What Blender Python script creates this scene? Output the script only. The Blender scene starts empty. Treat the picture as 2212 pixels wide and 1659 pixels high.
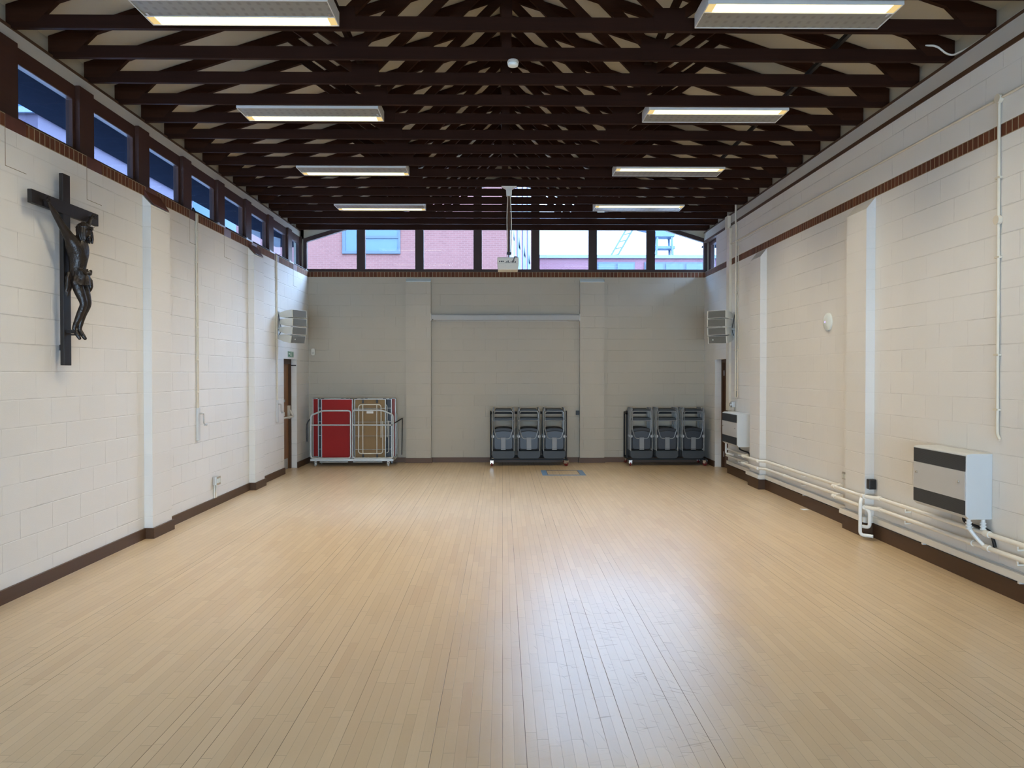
import bpy, math, random
from mathutils import Vector, Matrix
random.seed(7)
PI = math.pi
SC = bpy.context.scene
COL = SC.collection

# ------------------------------------------------------------------ mesh builder
class MB:
    def __init__(s):
        s.v = []; s.f = []
    def box(s, x0, x1, y0, y1, z0, z1):
        if x0 > x1: x0, x1 = x1, x0
        if y0 > y1: y0, y1 = y1, y0
        if z0 > z1: z0, z1 = z1, z0
        b = len(s.v)
        s.v += [(x0,y0,z0),(x1,y0,z0),(x1,y1,z0),(x0,y1,z0),(x0,y0,z1),(x1,y0,z1),(x1,y1,z1),(x0,y1,z1)]
        s.f += [tuple(b+i for i in q) for q in ((0,3,2,1),(4,5,6,7),(0,1,5,4),(1,2,6,5),(2,3,7,6),(3,0,4,7))]
        return s
    def bar(s, p, q, w, h, up=(0,0,1)):
        p = Vector(p); q = Vector(q); d = (q-p).normalized(); u = Vector(up)
        r = d.cross(u).normalized(); u = r.cross(d).normalized()
        b = len(s.v)
        for e in (p, q):
            for a, c in ((-1,-1),(1,-1),(1,1),(-1,1)):
                s.v.append(tuple(e + r*(a*w/2) + u*(c*h/2)))
        s.f += [tuple(b+i for i in k) for k in ((0,3,2,1),(4,5,6,7),(0,1,5,4),(1,2,6,5),(2,3,7,6),(3,0,4,7))]
        return s
    def prism(s, poly, axis, a, b):
        def m(p, t):
            return {'x':(t,p[0],p[1]), 'y':(p[0],t,p[1]), 'z':(p[0],p[1],t)}[axis]
        n = len(poly); k = len(s.v)
        s.v += [m(p, a) for p in poly] + [m(p, b) for p in poly]
        s.f.append(tuple(k+i for i in range(n))); s.f.append(tuple(k+n+i for i in reversed(range(n))))
        s.f += [(k+i, k+n+i, k+n+(i+1) % n, k+(i+1) % n) for i in range(n)]
        return s
    def ring(s, outer, inner, axis, a, b):
        def m(p, t):
            return {'x':(t,p[0],p[1]), 'y':(p[0],t,p[1]), 'z':(p[0],p[1],t)}[axis]
        n = len(outer); k = len(s.v)
        for t in (a, b):
            s.v += [m(p, t) for p in outer] + [m(p, t) for p in inner]
        for i in range(n):
            j = (i+1) % n
            s.f += [(k+i, k+j, k+n+j, k+n+i), (k+2*n+i, k+3*n+i, k+3*n+j, k+2*n+j),
                    (k+i, k+2*n+i, k+2*n+j, k+j), (k+n+i, k+n+j, k+3*n+j, k+3*n+i)]
        return s
    def tube(s, pts, r, n=10, closed=False, cap=True):
        P = [Vector(p) for p in pts]; m = len(P)
        R = r if isinstance(r, (list, tuple)) else [r]*m
        T = []
        for i in range(m):
            if closed: t = P[(i+1) % m] - P[i-1]
            else: t = P[min(i+1, m-1)] - P[max(i-1, 0)]
            T.append(t.normalized())
        u = T[0].orthogonal().normalized(); k = len(s.v)
        for i in range(m):
            u = (u - T[i]*u.dot(T[i])).normalized(); w = T[i].cross(u)
            for j in range(n):
                a = 2*PI*j/n
                s.v.append(tuple(P[i] + (u*math.cos(a) + w*math.sin(a))*R[i]))
        for i in range(m if closed else m-1):
            i2 = (i+1) % m
            for j in range(n):
                j2 = (j+1) % n
                s.f.append((k+i*n+j, k+i*n+j2, k+i2*n+j2, k+i2*n+j))
        if cap and not closed:
            s.f.append(tuple(k+j for j in reversed(range(n)))); s.f.append(tuple(k+(m-1)*n+j for j in range(n)))
        return s
    def lathe(s, prof, c, axis='z', n=20):
        k = len(s.v); m = len(prof)
        for r, h in prof:
            for j in range(n):
                a = 2*PI*j/n; x, y = r*math.cos(a), r*math.sin(a)
                p = {'z':(x,y,h), 'x':(h,x,y), 'y':(x,h,y)}[axis]
                s.v.append((c[0]+p[0], c[1]+p[1], c[2]+p[2]))
        for i in range(m-1):
            for j in range(n):
                j2 = (j+1) % n
                s.f.append((k+i*n+j, k+i*n+j2, k+(i+1)*n+j2, k+(i+1)*n+j))
        s.f.append(tuple(k+j for j in reversed(range(n)))); s.f.append(tuple(k+(m-1)*n+j for j in range(n)))
        return s
    def ball(s, c, rx, ry=None, rz=None, n=14, m=9):
        ry = ry or rx; rz = rz or rx; k = len(s.v)
        for i in range(m+1):
            t = PI*i/m
            for j in range(n):
                a = 2*PI*j/n
                s.v.append((c[0]+rx*math.sin(t)*math.cos(a), c[1]+ry*math.sin(t)*math.sin(a), c[2]+rz*math.cos(t)))
        for i in range(m):
            for j in range(n):
                j2 = (j+1) % n
                s.f.append((k+i*n+j, k+(i+1)*n+j, k+(i+1)*n+j2, k+i*n+j2))
        return s
    def xf(s, M):
        s.v = [tuple(M @ Vector(p)) for p in s.v]; return s
    def build(s, name, mat, parent=None, smooth=False, bevel=0, loc=None):
        me = bpy.data.meshes.new(name); me.from_pydata(s.v, [], s.f); me.validate(); me.update()
        import bmesh
        bm = bmesh.new(); bm.from_mesh(me)
        bmesh.ops.remove_doubles(bm, verts=bm.verts, dist=1e-6)
        bmesh.ops.recalc_face_normals(bm, faces=bm.faces); bm.to_mesh(me); bm.free()
        me.materials.append(mat)
        o = bpy.data.objects.new(name, me); COL.objects.link(o)
        if smooth:
            me.shade_smooth() if hasattr(me, 'shade_smooth') else None
            try: me.set_sharp_from_angle(angle=math.radians(40))
            except Exception: pass
        if bevel:
            b = o.modifiers.new('bevel', 'BEVEL'); b.width = bevel; b.segments = 2; b.limit_method = 'ANGLE'
        if loc: o.location = loc
        if parent is not None: o.parent = parent
        return o

def bend(pts, r=0.05, n=5):
    """polyline with rounded corners"""
    P = [Vector(p) for p in pts]; out = [P[0]]
    for i in range(1, len(P)-1):
        a, b, c = P[i-1], P[i], P[i+1]
        d1 = (a-b); d2 = (c-b); rr = min(r, d1.length*0.49, d2.length*0.49)
        p = b + d1.normalized()*rr; q = b + d2.normalized()*rr
        for k in range(n+1):
            t = k/n; out.append(p*(1-t)**2 + b*2*t*(1-t) + q*t*t)
    out.append(P[-1]); return out

def loop(pts, r=0.05, n=5):
    P = [Vector(p) for p in pts]; out = []; m = len(P)
    for i in range(m):
        a, b, c = P[i-1], P[i], P[(i+1) % m]
        d1 = (a-b); d2 = (c-b); rr = min(r, d1.length*0.49, d2.length*0.49)
        p = b + d1.normalized()*rr; q = b + d2.normalized()*rr
        for k in range(n+1):
            t = k/n; out.append(p*(1-t)**2 + b*2*t*(1-t) + q*t*t)
    return out

def rrect(x0, x1, z0, z1, rb, rt, n=6):
    out = []
    for cx, cz, r, a0 in ((x1-rb, z0+rb, rb, -PI/2), (x1-rt, z1-rt, rt, 0), (x0+rt, z1-rt, rt, PI/2), (x0+rb, z0+rb, rb, PI)):
        for k in range(n+1):
            a = a0 + PI/2*k/n
            out.append((cx + r*math.cos(a), cz + r*math.sin(a)))
    return out

def tag(o, label, cat, group=None):
    o['label'] = label; o['category'] = cat
    if group: o['group'] = group
    return o
def thing(name, label, cat, loc=(0,0,0), rz=0, group=None):
    o = bpy.data.objects.new(name, None); COL.objects.link(o)
    o.empty_display_size = 0.1
    o.location = loc; o.rotation_euler = (0,0,rz)
    return tag(o, label, cat, group)
def struct(name, mb, mat, **k):
    o = mb.build(name, mat, **k); o['kind'] = 'structure'; return o
def sgroup(name):
    o = bpy.data.objects.new(name, None); COL.objects.link(o); o['kind'] = 'structure'; return o
def dup(root, loc, rz, label):
    kids = list(root.children)
    r = root.copy(); COL.objects.link(r); r.location = loc; r.rotation_euler = (0,0,rz); r['label'] = label
    for ch in kids:
        sub = list(ch.children)
        c = ch.copy(); COL.objects.link(c); c.parent = r
        for g in sub:
            d = g.copy(); COL.objects.link(d); d.parent = c
    return r

# ------------------------------------------------------------------ materials
class NT:
    def __init__(s, name):
        s.m = bpy.data.materials.new(name); s.m.use_nodes = True
        s.t = s.m.node_tree; s.t.nodes.clear()
        s.out = s.t.nodes.new('ShaderNodeOutputMaterial')
    def n(s, typ, ins=None, **props):
        nd = s.t.nodes.new(typ)
        for k, v in props.items(): setattr(nd, k, v)
        for k, v in (ins or {}).items(): s.set(nd.inputs[k], v)
        return nd
    def set(s, sock, v):
        if isinstance(v, bpy.types.NodeSocket): s.t.links.new(v, sock)
        elif isinstance(v, bpy.types.Node): s.t.links.new(v.outputs[0], sock)
        else:
            if hasattr(sock.default_value, '__len__') and not hasattr(v, '__len__'): v = [v]*len(sock.default_value)
            if hasattr(sock.default_value, '__len__') and len(sock.default_value) == 4 and len(v) == 3: v = (*v, 1)
            sock.default_value = v
    def math(s, op, a, b=0.0, c=0.0, clamp=False):
        nd = s.t.nodes.new('ShaderNodeMath'); nd.operation = op; nd.use_clamp = clamp
        s.set(nd.inputs[0], a); s.set(nd.inputs[1], b); s.set(nd.inputs[2], c)
        return nd.outputs[0]
    def mix(s, fac, a, b, blend='MIX'):
        nd = s.t.nodes.new('ShaderNodeMix'); nd.data_type = 'RGBA'; nd.blend_type = blend
        s.set(nd.inputs[0], fac); s.set(nd.inputs[6], a); s.set(nd.inputs[7], b)
        return nd.outputs[2]
    def pos(s):
        g = s.n('ShaderNodeNewGeometry'); x = s.n('ShaderNodeSeparateXYZ', {0: g.outputs['Position']})
        return g.outputs['Position'], x.outputs[0], x.outputs[1], x.outputs[2]
    def noise(s, vec, scale, detail=3, rough=0.5):
        nd = s.n('ShaderNodeTexNoise', {'Scale': scale, 'Detail': detail, 'Roughness': rough})
        if vec is not None: s.set(nd.inputs['Vector'], vec)
        return nd.outputs[0]
    def comb(s, x, y, z):
        return s.n('ShaderNodeCombineXYZ', {0: x, 1: y, 2: z}).outputs[0]
    def smooth(s, v, a, b, lo=0.0, hi=1.0):
        nd = s.n('ShaderNodeMapRange', {0: v, 1: a, 2: b, 3: lo, 4: hi}, interpolation_type='SMOOTHSTEP')
        return nd.outputs[0]
    def finish(s, color, rough=0.5, metal=0.0, bump=None, bs=0.3, bd=0.01, spec=0.5, emit=None, es=0, coat=0):
        p = s.n('ShaderNodeBsdfPrincipled', {'Base Color': color, 'Roughness': rough, 'Metallic': metal, 'Specular IOR Level': spec, 'Coat Weight': coat})
        if emit is not None:
            s.set(p.inputs['Emission Color'], emit); s.set(p.inputs['Emission Strength'], es)
        if bump is not None:
            b = s.n('ShaderNodeBump', {'Strength': bs, 'Distance': bd, 'Height': bump}); s.set(p.inputs['Normal'], b.outputs[0])
        s.t.links.new(p.outputs[0], s.out.inputs[0])
        return s.m

def plain(name, col, rough=0.5, metal=0.0, var=0.12, scale=12, spec=0.5, **k):
    t = NT(name); p, x, y, z = t.pos()
    nz = t.noise(p, scale, 3)
    c = t.mix(nz, [a*(1-var) for a in col], [min(1, a*(1+var)) for a in col])
    return t.finish(c, rough, metal, spec=spec, **k)

def block_wall(name, horiz, col, phase=0.0, joint=0.55):
    t = NT(name); p, x, y, z = t.pos()
    h = {'y': y, 'x': x}[horiz]
    zz = t.math('DIVIDE', t.math('SUBTRACT', z, 0.01), 0.225)
    row = t.math('FLOOR', zz); fz = t.math('SUBTRACT', zz, row)
    off = t.math('MULTIPLY', t.math('MODULO', t.math('ADD', row, 40), 2.0), 0.5)
    hh = t.math('ADD', t.math('DIVIDE', t.math('SUBTRACT', h, phase), 0.45), off)
    colm = t.math('FLOOR', hh); fh = t.math('SUBTRACT', hh, colm)
    wob = t.math('MULTIPLY', t.math('SUBTRACT', t.noise(p, 9, 2), 0.5), 0.012)
    dz = t.math('ADD', t.math('MULTIPLY', t.math('MINIMUM', fz, t.math('SUBTRACT', 1.0, fz)), 0.225), wob)
    dh = t.math('ADD', t.math('MULTIPLY', t.math('MINIMUM', fh, t.math('SUBTRACT', 1.0, fh)), 0.45), wob)
    jz = t.smooth(dz, 0.001, 0.0065, 1, 0); jh = t.smooth(dh, 0.001, 0.0055, 1, 0)
    fade = t.smooth(t.noise(p, 0.9, 3), 0.38, 0.62)
    fade2 = t.smooth(t.noise(t.comb(h, z, 3.0), 2.2, 3), 0.40, 0.66)
    jm = t.math('MAXIMUM', t.math('MULTIPLY', jz, t.math('MULTIPLY_ADD', fade, 0.75, 0.25)), t.math('MULTIPLY', jh, t.math('MULTIPLY_ADD', fade2, 0.8, 0.12)))
    wn = t.n('ShaderNodeTexWhiteNoise', {'Vector': t.comb(colm, row, 1.0)}, noise_dimensions='3D').outputs[0]
    big = t.noise(p, 1.3, 4)
    base = t.mix(wn, [c*0.985 for c in col], [min(1, c*1.012) for c in col])
    base = t.mix(t.math('MULTIPLY', big, 0.35), base, [c*0.88 for c in col])
    c = t.mix(t.math('MULTIPLY', jm, joint), base, [a*0.45 for a in col])
    fine = t.noise(p, 130, 3)
    hgt = t.math('ADD', t.math('MULTIPLY', jm, -1.0), t.math('MULTIPLY', fine, 0.16))
    return t.finish(c, 0.55, bump=hgt, bs=0.55, bd=0.006, spec=0.35)

def soldier(name, horiz, phase=0.0):
    t = NT(name); p, x, y, z = t.pos(); h = {'y': y, 'x': x}[horiz]
    u = t.math('DIVIDE', t.math('SUBTRACT', h, phase), 0.0745); b = t.math('FLOOR', u); f = t.math('SUBTRACT', u, b)
    d = t.math('MULTIPLY', t.math('MINIMUM', f, t.math('SUBTRACT', 1.0, f)), 0.0745)
    dz = t.math('MINIMUM', t.math('SUBTRACT', z, 3.728), t.math('SUBTRACT', 3.838, z))
    m = t.math('MAXIMUM', t.smooth(d, 0.0035, 0.0065, 1, 0), t.smooth(dz, 0.003, 0.009, 1, 0))
    wn = t.n('ShaderNodeTexWhiteNoise', {'Vector': t.comb(b, 2.0, 1.0)}, noise_dimensions='3D').outputs[0]
    br = t.mix(wn, (0.085, 0.025, 0.011), (0.165, 0.054, 0.023))
    br = t.mix(t.math('MULTIPLY', t.noise(p, 40, 3), 0.5), br, (0.16, 0.06, 0.03))
    c = t.mix(m, br, (0.34, 0.27, 0.17))
    return t.finish(c, 0.75, bump=t.math('MULTIPLY', m, -1.0), bs=0.6, bd=0.006, spec=0.25)

def facade(name, c1, c2, mort):
    t = NT(name); p, x, y, z = t.pos()
    b = t.n('ShaderNodeTexBrick', {'Vector': t.comb(t.math('ADD', x, t.math('MULTIPLY', y, 0.6)), z, 0.0), 'Color1': c1, 'Color2': c2, 'Mortar': mort, 'Scale': 1.0,
             'Mortar Size': 0.010, 'Mortar Smooth': 0.3, 'Brick Width': 0.225, 'Row Height': 0.075})
    n = t.noise(p, 0.6, 3)
    c = t.mix(t.math('MULTIPLY', n, 0.3), b.outputs[0], [a*0.75 for a in c1])
    return t.finish(c, 0.9, spec=0.1)

def floor_mat():
    t = NT('maple_strip'); p, x, y, z = t.pos()
    W = 0.0565
    u = t.math('DIVIDE', x, W); row = t.math('FLOOR', u); fu = t.math('SUBTRACT', u, row)
    rr = t.n('ShaderNodeTexWhiteNoise', {'W': row}, noise_dimensions='1D').outputs[0]
    r2 = t.n('ShaderNodeTexWhiteNoise', {'W': t.math('ADD', row, 77.3)}, noise_dimensions='1D').outputs[0]
    L = t.math('MULTIPLY_ADD', r2, 0.5, 0.45)
    v = t.math('DIVIDE', t.math('ADD', y, t.math('MULTIPLY', rr, 7.0)), L); pl = t.math('FLOOR', v); fv = t.math('SUBTRACT', v, pl)
    rp = t.n('ShaderNodeTexWhiteNoise', {'Vector': t.comb(row, pl, 0.0)}, noise_dimensions='3D').outputs[0]
    rp2 = t.n('ShaderNodeTexWhiteNoise', {'Vector': t.comb(row, pl, 5.0)}, noise_dimensions='3D').outputs[0]
    base = t.mix(rp, (0.585, 0.440, 0.272), (0.650, 0.500, 0.318))
    base = t.mix(t.smooth(rp2, 0.86, 1.0, 0, 0.45), base, (0.53, 0.37, 0.22))
    grain = t.noise(t.comb(t.math('MULTIPLY', x, 90), t.math('MULTIPLY', y, 4.0), t.math('MULTIPLY', rp, 30)), 1.0, 3)
    base = t.mix(t.math('MULTIPLY', grain, 0.22), base, (0.49, 0.35, 0.20))
    dirt = t.smooth(t.noise(t.comb(t.math('MULTIPLY', x, 1.0), t.math('MULTIPLY', y, 0.7), 0.0), 1.4, 5), 0.52, 0.78)
    base = t.mix(t.math('MULTIPLY', dirt, 0.25), base, (0.42, 0.31, 0.19))
    # long joints: a few open wide and read as dark lines
    r3 = t.n('ShaderNodeTexWhiteNoise', {'W': t.math('ADD', t.math('FLOOR', t.math('ADD', u, 0.5)), 11.7)}, noise_dimensions='1D').outputs[0]
    dj = t.math('MULTIPLY', t.math('MINIMUM', fu, t.math('SUBTRACT', 1.0, fu)), W)
    gapn = t.smooth(t.noise(t.comb(t.math('MULTIPLY', x, 30), t.math('MULTIPLY', y, 0.8), 0.0), 1.0, 2), 0.3, 0.6)
    bold = t.math('MULTIPLY_ADD', t.math('MULTIPLY', t.smooth(r3, 0.55, 0.92), gapn), 0.72, 0.28)
    jl = t.math('MULTIPLY', t.smooth(dj, 0.0006, 0.0022, 1, 0), bold)
    de = t.math('MULTIPLY', t.math('MINIMUM', fv, t.math('SUBTRACT', 1.0, fv)), L)
    je = t.math('MULTIPLY', t.smooth(de, 0.0006, 0.0028, 1, 0), 0.4)
    j = t.math('MAXIMUM', jl, je)
    # worn area in front of the camera: matt varnish, scuffs, and window glare painted in
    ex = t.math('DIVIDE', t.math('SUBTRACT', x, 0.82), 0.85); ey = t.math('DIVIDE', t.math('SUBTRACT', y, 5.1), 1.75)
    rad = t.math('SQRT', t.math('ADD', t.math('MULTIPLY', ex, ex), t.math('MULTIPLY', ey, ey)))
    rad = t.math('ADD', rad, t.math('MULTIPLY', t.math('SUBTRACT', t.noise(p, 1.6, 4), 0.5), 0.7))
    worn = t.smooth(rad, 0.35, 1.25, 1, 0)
    def scuff(ang, sc, th, w):
        ca, sa = math.cos(ang), math.sin(ang)
        a = t.math('ADD', t.math('MULTIPLY', x, ca), t.math('MULTIPLY', y, sa)); b = t.math('SUBTRACT', t.math('MULTIPLY', y, ca), t.math('MULTIPLY', x, sa))
        n = t.noise(t.comb(t.math('MULTIPLY', a, sc*0.16), t.math('MULTIPLY', b, sc*w), ang*9), 1.0, 2, 0.6)
        return t.smooth(n, th, th+0.05)
    sc = t.math('MAXIMUM', scuff(0.35, 22, 0.655, 2.2), t.math('MAXIMUM', scuff(-0.55, 19, 0.66, 2.4), scuff(1.9, 24, 0.67, 2.0)))
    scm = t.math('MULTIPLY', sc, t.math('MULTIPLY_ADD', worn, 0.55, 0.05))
    base = t.mix(t.math('MULTIPLY', worn, 0.5), base, (0.57, 0.53, 0.48))  # pale glare on the boards put into the base colour
    c = t.mix(scm, base, (0.25, 0.17, 0.105))
    c = t.mix(j, c, (0.07, 0.042, 0.02))
    lob = t.noise(t.comb(x, t.math('MULTIPLY', y, 0.6), 4.0), 1.1, 4)
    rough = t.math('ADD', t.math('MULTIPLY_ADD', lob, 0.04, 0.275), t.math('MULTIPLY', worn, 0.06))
    rough = t.math('ADD', rough, t.math('MULTIPLY', grain, 0.02))
    rough = t.math('ADD', rough, t.math('MULTIPLY', j, 0.3), clamp=True)
    bh = t.math('ADD', t.math('MULTIPLY', j, -1.0), t.math('MULTIPLY', rp2, 0.12))
    return t.finish(c, rough, bump=bh, bs=0.22, bd=0.002, spec=0.55)

def wood(name, c1, c2, axis='x', rough=0.6, scale=1.0, spec=0.3):
    t = NT(name); p, x, y, z = t.pos()
    k = {'x': (2, 40, 40), 'y': (40, 2, 40), 'z': (40, 40, 2)}[axis]
    v = t.comb(t.math('MULTIPLY', x, k[0]*scale), t.math('MULTIPLY', y, k[1]*scale), t.math('MULTIPLY', z, k[2]*scale))
    g = t.noise(v, 1.0, 4, 0.6); l = t.noise(p, 2.2, 3)
    c = t.mix(t.math('ADD', t.math('MULTIPLY', g, 0.6), t.math('MULTIPLY', l, 0.4)), c1, c2)
    return t.finish(c, rough, bump=g, bs=0.12, bd=0.003, spec=spec)

def emissive(name, col, strength):
    t = NT(name); p, x, y, z = t.pos()
    nz = t.noise(p, 30, 1)
    e = t.n('ShaderNodeEmission', {'Color': t.mix(t.math('MULTIPLY', nz, 0.15), col, (1, 0.8, 0.35)), 'Strength': strength})
    t.t.links.new(e.outputs[0], t.out.inputs[0]); return t.m

def glass_mat(name, tint=(0.93, 0.96, 0.98), refl=0.25):
    t = NT(name); p, x, y, z = t.pos()
    f = t.n('ShaderNodeLayerWeight', {'Blend': 0.25}); dust = t.noise(p, 25, 3)
    tr = t.n('ShaderNodeBsdfTransparent', {'Color': tint})
    gl = t.n('ShaderNodeBsdfGlossy', {'Color': (0.9, 0.95, 1, 1), 'Roughness': t.math('MULTIPLY', dust, 0.03)})
    m = t.n('ShaderNodeMixShader', {0: t.math('MULTIPLY_ADD', f.outputs[0], refl, 0.015), 1: tr.outputs[0], 2: gl.outputs[0]})
    t.t.links.new(m.outputs[0], t.out.inputs[0]); return t.m

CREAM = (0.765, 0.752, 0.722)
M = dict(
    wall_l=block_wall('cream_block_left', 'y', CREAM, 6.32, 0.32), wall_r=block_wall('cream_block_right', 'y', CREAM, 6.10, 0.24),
    wall_f=block_wall('cream_block_far_dimmed', 'x', (0.465, 0.412, 0.325), 0.1, 0.13), pil=block_wall('cream_pilaster', 'x', (0.75, 0.735, 0.70), 40.1, 0.08),  # far wall cream darkened so its colour carries the dimmer light there
    cream=plain('cream_paint', (0.78, 0.72, 0.61), 0.6, var=0.05, scale=2),
    ceil=plain('cream_ceiling_board', (0.51, 0.465, 0.36), 0.8, var=0.05, scale=1.5, spec=0.2),
    cornice=plain('grey_painted_board', (0.50, 0.48, 0.43), 0.5, var=0.05, scale=3),
    band_l=soldier('soldier_brick_left', 'y'), band_r=soldier('soldier_brick_right', 'y', 0.02), band_f=soldier('soldier_brick_far', 'x', 0.01),
    rust=plain('red_brown_paint', (0.10, 0.030, 0.020), 0.5, var=0.25, scale=9),
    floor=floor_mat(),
    skirt=wood('dark_skirting', (0.055, 0.028, 0.014), (0.105, 0.055, 0.028), 'y', 0.45),
    skirt_x=wood('brown_skirting', (0.085, 0.043, 0.022), (0.14, 0.075, 0.04), 'x', 0.45),
    truss=wood('dark_stained_truss', (0.013, 0.005, 0.003), (0.036, 0.0135, 0.0075), 'x', 0.65, 1, 0.08),
    rafter=wood('dark_stained_rafter', (0.015, 0.0055, 0.003), (0.050, 0.018, 0.008), 'x', 0.65, 1, 0.08),
    frame=wood('dark_window_timber', (0.034, 0.014, 0.009), (0.075, 0.030, 0.018), 'y', 0.5, 1, 0.35),
    frame_f=wood('dark_gable_timber', (0.026, 0.013, 0.010), (0.055, 0.026, 0.018), 'z', 0.5, 1, 0.35),
    door=wood('oak_door', (0.20, 0.095, 0.035), (0.30, 0.15, 0.06), 'z', 0.45),
    jamb=wood('dark_jamb', (0.06, 0.028, 0.013), (0.11, 0.055, 0.026), 'z', 0.5),
    door_dark=wood('walnut_door', (0.075, 0.036, 0.018), (0.13, 0.065, 0.033), 'z', 0.45),
    white=plain('white_paint', (0.72, 0.70, 0.64), 0.4, var=0.04),
    pipe=plain('cream_gloss_pipe', (0.84, 0.81, 0.73), 0.28, var=0.05, scale=6),
    valve=plain('white_valve', (0.80, 0.81, 0.79), 0.35, var=0.04),
    conduit=plain('cream_conduit', (0.70, 0.64, 0.52), 0.45, var=0.06),
    heat=plain('pale_grey_enamel', (0.60, 0.62, 0.62), 0.42, var=0.03, scale=4),
    heat_p=plain('grey_front_panel', (0.52, 0.52, 0.51), 0.45, var=0.03, scale=4),
    spk=plain('pale_speaker_shell', (0.66, 0.65, 0.58), 0.55, var=0.04),
    steel=plain('brushed_steel', (0.55, 0.55, 0.53), 0.35, 0.85, var=0.12, scale=30),
    chrome=plain('bright_metal', (0.75, 0.75, 0.74), 0.25, 0.9, var=0.05),
    tubeg=plain('silver_tube', (0.50, 0.53, 0.53), 0.38, 0.25, var=0.06),
    black=plain('black_plastic', (0.014, 0.013, 0.016), 0.45, var=0.2),
    cabl=plain('black_rubber', (0.01, 0.01, 0.011), 0.5, var=0.2),
    red=plain('red_laminate', (0.30, 0.013, 0.011), 0.55, var=0.05, scale=3, spec=0.2),
    red_lit=plain('red_laminate_oblique_lit', (0.27, 0.06, 0.05), 0.5, var=0.06, scale=3),  # red laminate again, oblique light put into its pinkish colour
    hardboard=plain('brown_hardboard', (0.25, 0.155, 0.065), 0.7, var=0.08, scale=8),
    chairf=plain('grey_chair_tube', (0.27, 0.28, 0.28), 0.4, 0.3, var=0.1),
    chairs=plain('charcoal_chair_shell', (0.016, 0.018, 0.023), 0.42, var=0.15, scale=9),
    chairb=plain('charcoal_back_panel', (0.027, 0.031, 0.033), 0.5, var=0.12, scale=9),
    chairp=plain('grey_chair_plate', (0.20, 0.205, 0.21), 0.45, var=0.05),
    chairk=plain('black_chair_rim', (0.008, 0.008, 0.010), 0.5, var=0.1),
    hinge=plain('white_hinge', (0.42, 0.43, 0.45), 0.4, var=0.04),
    trol=plain('dark_trolley_steel', (0.007, 0.007, 0.008), 0.65, 0.0, var=0.15),
    redwheel=plain('dark_red_wheel', (0.16, 0.012, 0.012), 0.4, var=0.1),
    greyw=plain('grey_wheel', (0.40, 0.41, 0.41), 0.4, var=0.1),
    cross=wood('black_brown_cross', (0.007, 0.0055, 0.005), (0.018, 0.013, 0.011), 'z', 0.5, 1, 0.4),
    bronze=None,
    green=plain('exit_green', (0.02, 0.17, 0.085), 0.4, var=0.04),
    signw=plain('sign_white', (0.75, 0.80, 0.76), 0.4, var=0.02),
    cool=plain('cool_steel_plate', (0.30, 0.42, 0.46), 0.35, 0.4, var=0.08),
    plastic=plain('off_white_plastic', (0.66, 0.63, 0.55), 0.45, var=0.03),
    screenw=plain('screen_case_white', (0.40, 0.385, 0.35), 0.45, var=0.03),
    blue=plain('blue_tape', (0.14, 0.26, 0.44), 0.5, var=0.15, scale=20),
    louv=plain('louvre_metal', (0.44, 0.43, 0.39), 0.35, 0.35, var=0.05),
    fit=plain('fitting_white', (0.66, 0.65, 0.62), 0.4, var=0.03),
    tube_on=emissive('lit_tube_strip', (1.0, 0.86, 0.42), 2.6),
    tube_dim=emissive('lit_tube_end', (1.0, 0.72, 0.30), 0.75),
    glow=emissive('violet_indicator', (0.25, 0.2, 1.0), 3.0),
    glass=glass_mat('window_glass'), glass_l=glass_mat('window_glass_side', (0.80, 0.88, 0.98), 0.07),
    soffit=plain('dark_soffit', (0.013, 0.015, 0.022), 0.9, var=0.15, spec=0.0),
    brick1=facade('far_red_brick', (0.118, 0.055, 0.050), (0.135, 0.062, 0.056), (0.142, 0.080, 0.074)),
    brick2=facade('low_red_brick', (0.12, 0.06, 0.075), (0.13, 0.063, 0.078), (0.14, 0.09, 0.105)),
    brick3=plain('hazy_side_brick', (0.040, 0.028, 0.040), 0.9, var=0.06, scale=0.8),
    winblue=plain('blue_grey_window_frame', (0.026, 0.042, 0.068), 0.5, var=0.05, scale=2),
    panebl=plain('painted_sky_pane', (0.030, 0.062, 0.098), 0.5, var=0.08, scale=0.6),  # sky reflection put into the pane's base colour
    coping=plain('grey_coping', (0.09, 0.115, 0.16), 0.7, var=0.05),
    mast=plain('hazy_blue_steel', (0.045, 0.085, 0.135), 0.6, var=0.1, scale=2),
    ground=plain('grey_paving', (0.28, 0.28, 0.28), 0.9, var=0.1, scale=0.5),
    paper=plain('white_paper', (0.8, 0.8, 0.78), 0.7, var=0.02),
    grille=None, crack=plain('dusty_crack', (0.20, 0.15, 0.09), 0.8),
)
def grille_mat():
    t = NT('dark_heater_grille'); p, x, y, z = t.pos()
    f = t.math('FRACT', t.math('DIVIDE', z, 0.008)); g = t.math('FRACT', t.math('DIVIDE', y, 0.075))
    m = t.smooth(f, 0.35, 0.55); m2 = t.smooth(g, 0.05, 0.1, 1, 0)
    c = t.mix(m, (0.010, 0.013, 0.017), (0.040, 0.048, 0.057)); c = t.mix(t.math('MULTIPLY', m2, 0.35), c, (0.03, 0.032, 0.036))
    return t.finish(c, 0.5, bump=m, bs=0.4, bd=0.002)
M['grille'] = grille_mat()
def bronze_mat():
    t = NT('dark_bronze'); p, x, y, z = t.pos()
    n1 = t.noise(p, 28, 4); n2 = t.noise(p, 90, 2)
    c = t.mix(n1, (0.0055, 0.0035, 0.0028), (0.020, 0.0115, 0.0075))
    return t.finish(c, t.math('MULTIPLY_ADD', n2, 0.3, 0.22), bump=t.math('ADD', n1, t.math('MULTIPLY', n2, 0.3)), bs=0.5, bd=0.012, spec=0.45)
M['bronze'] = bronze_mat()
M['spk_g'] = plain('speaker_grille_grey', (0.125, 0.125, 0.112), 0.7, var=0.06, scale=60)
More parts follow.
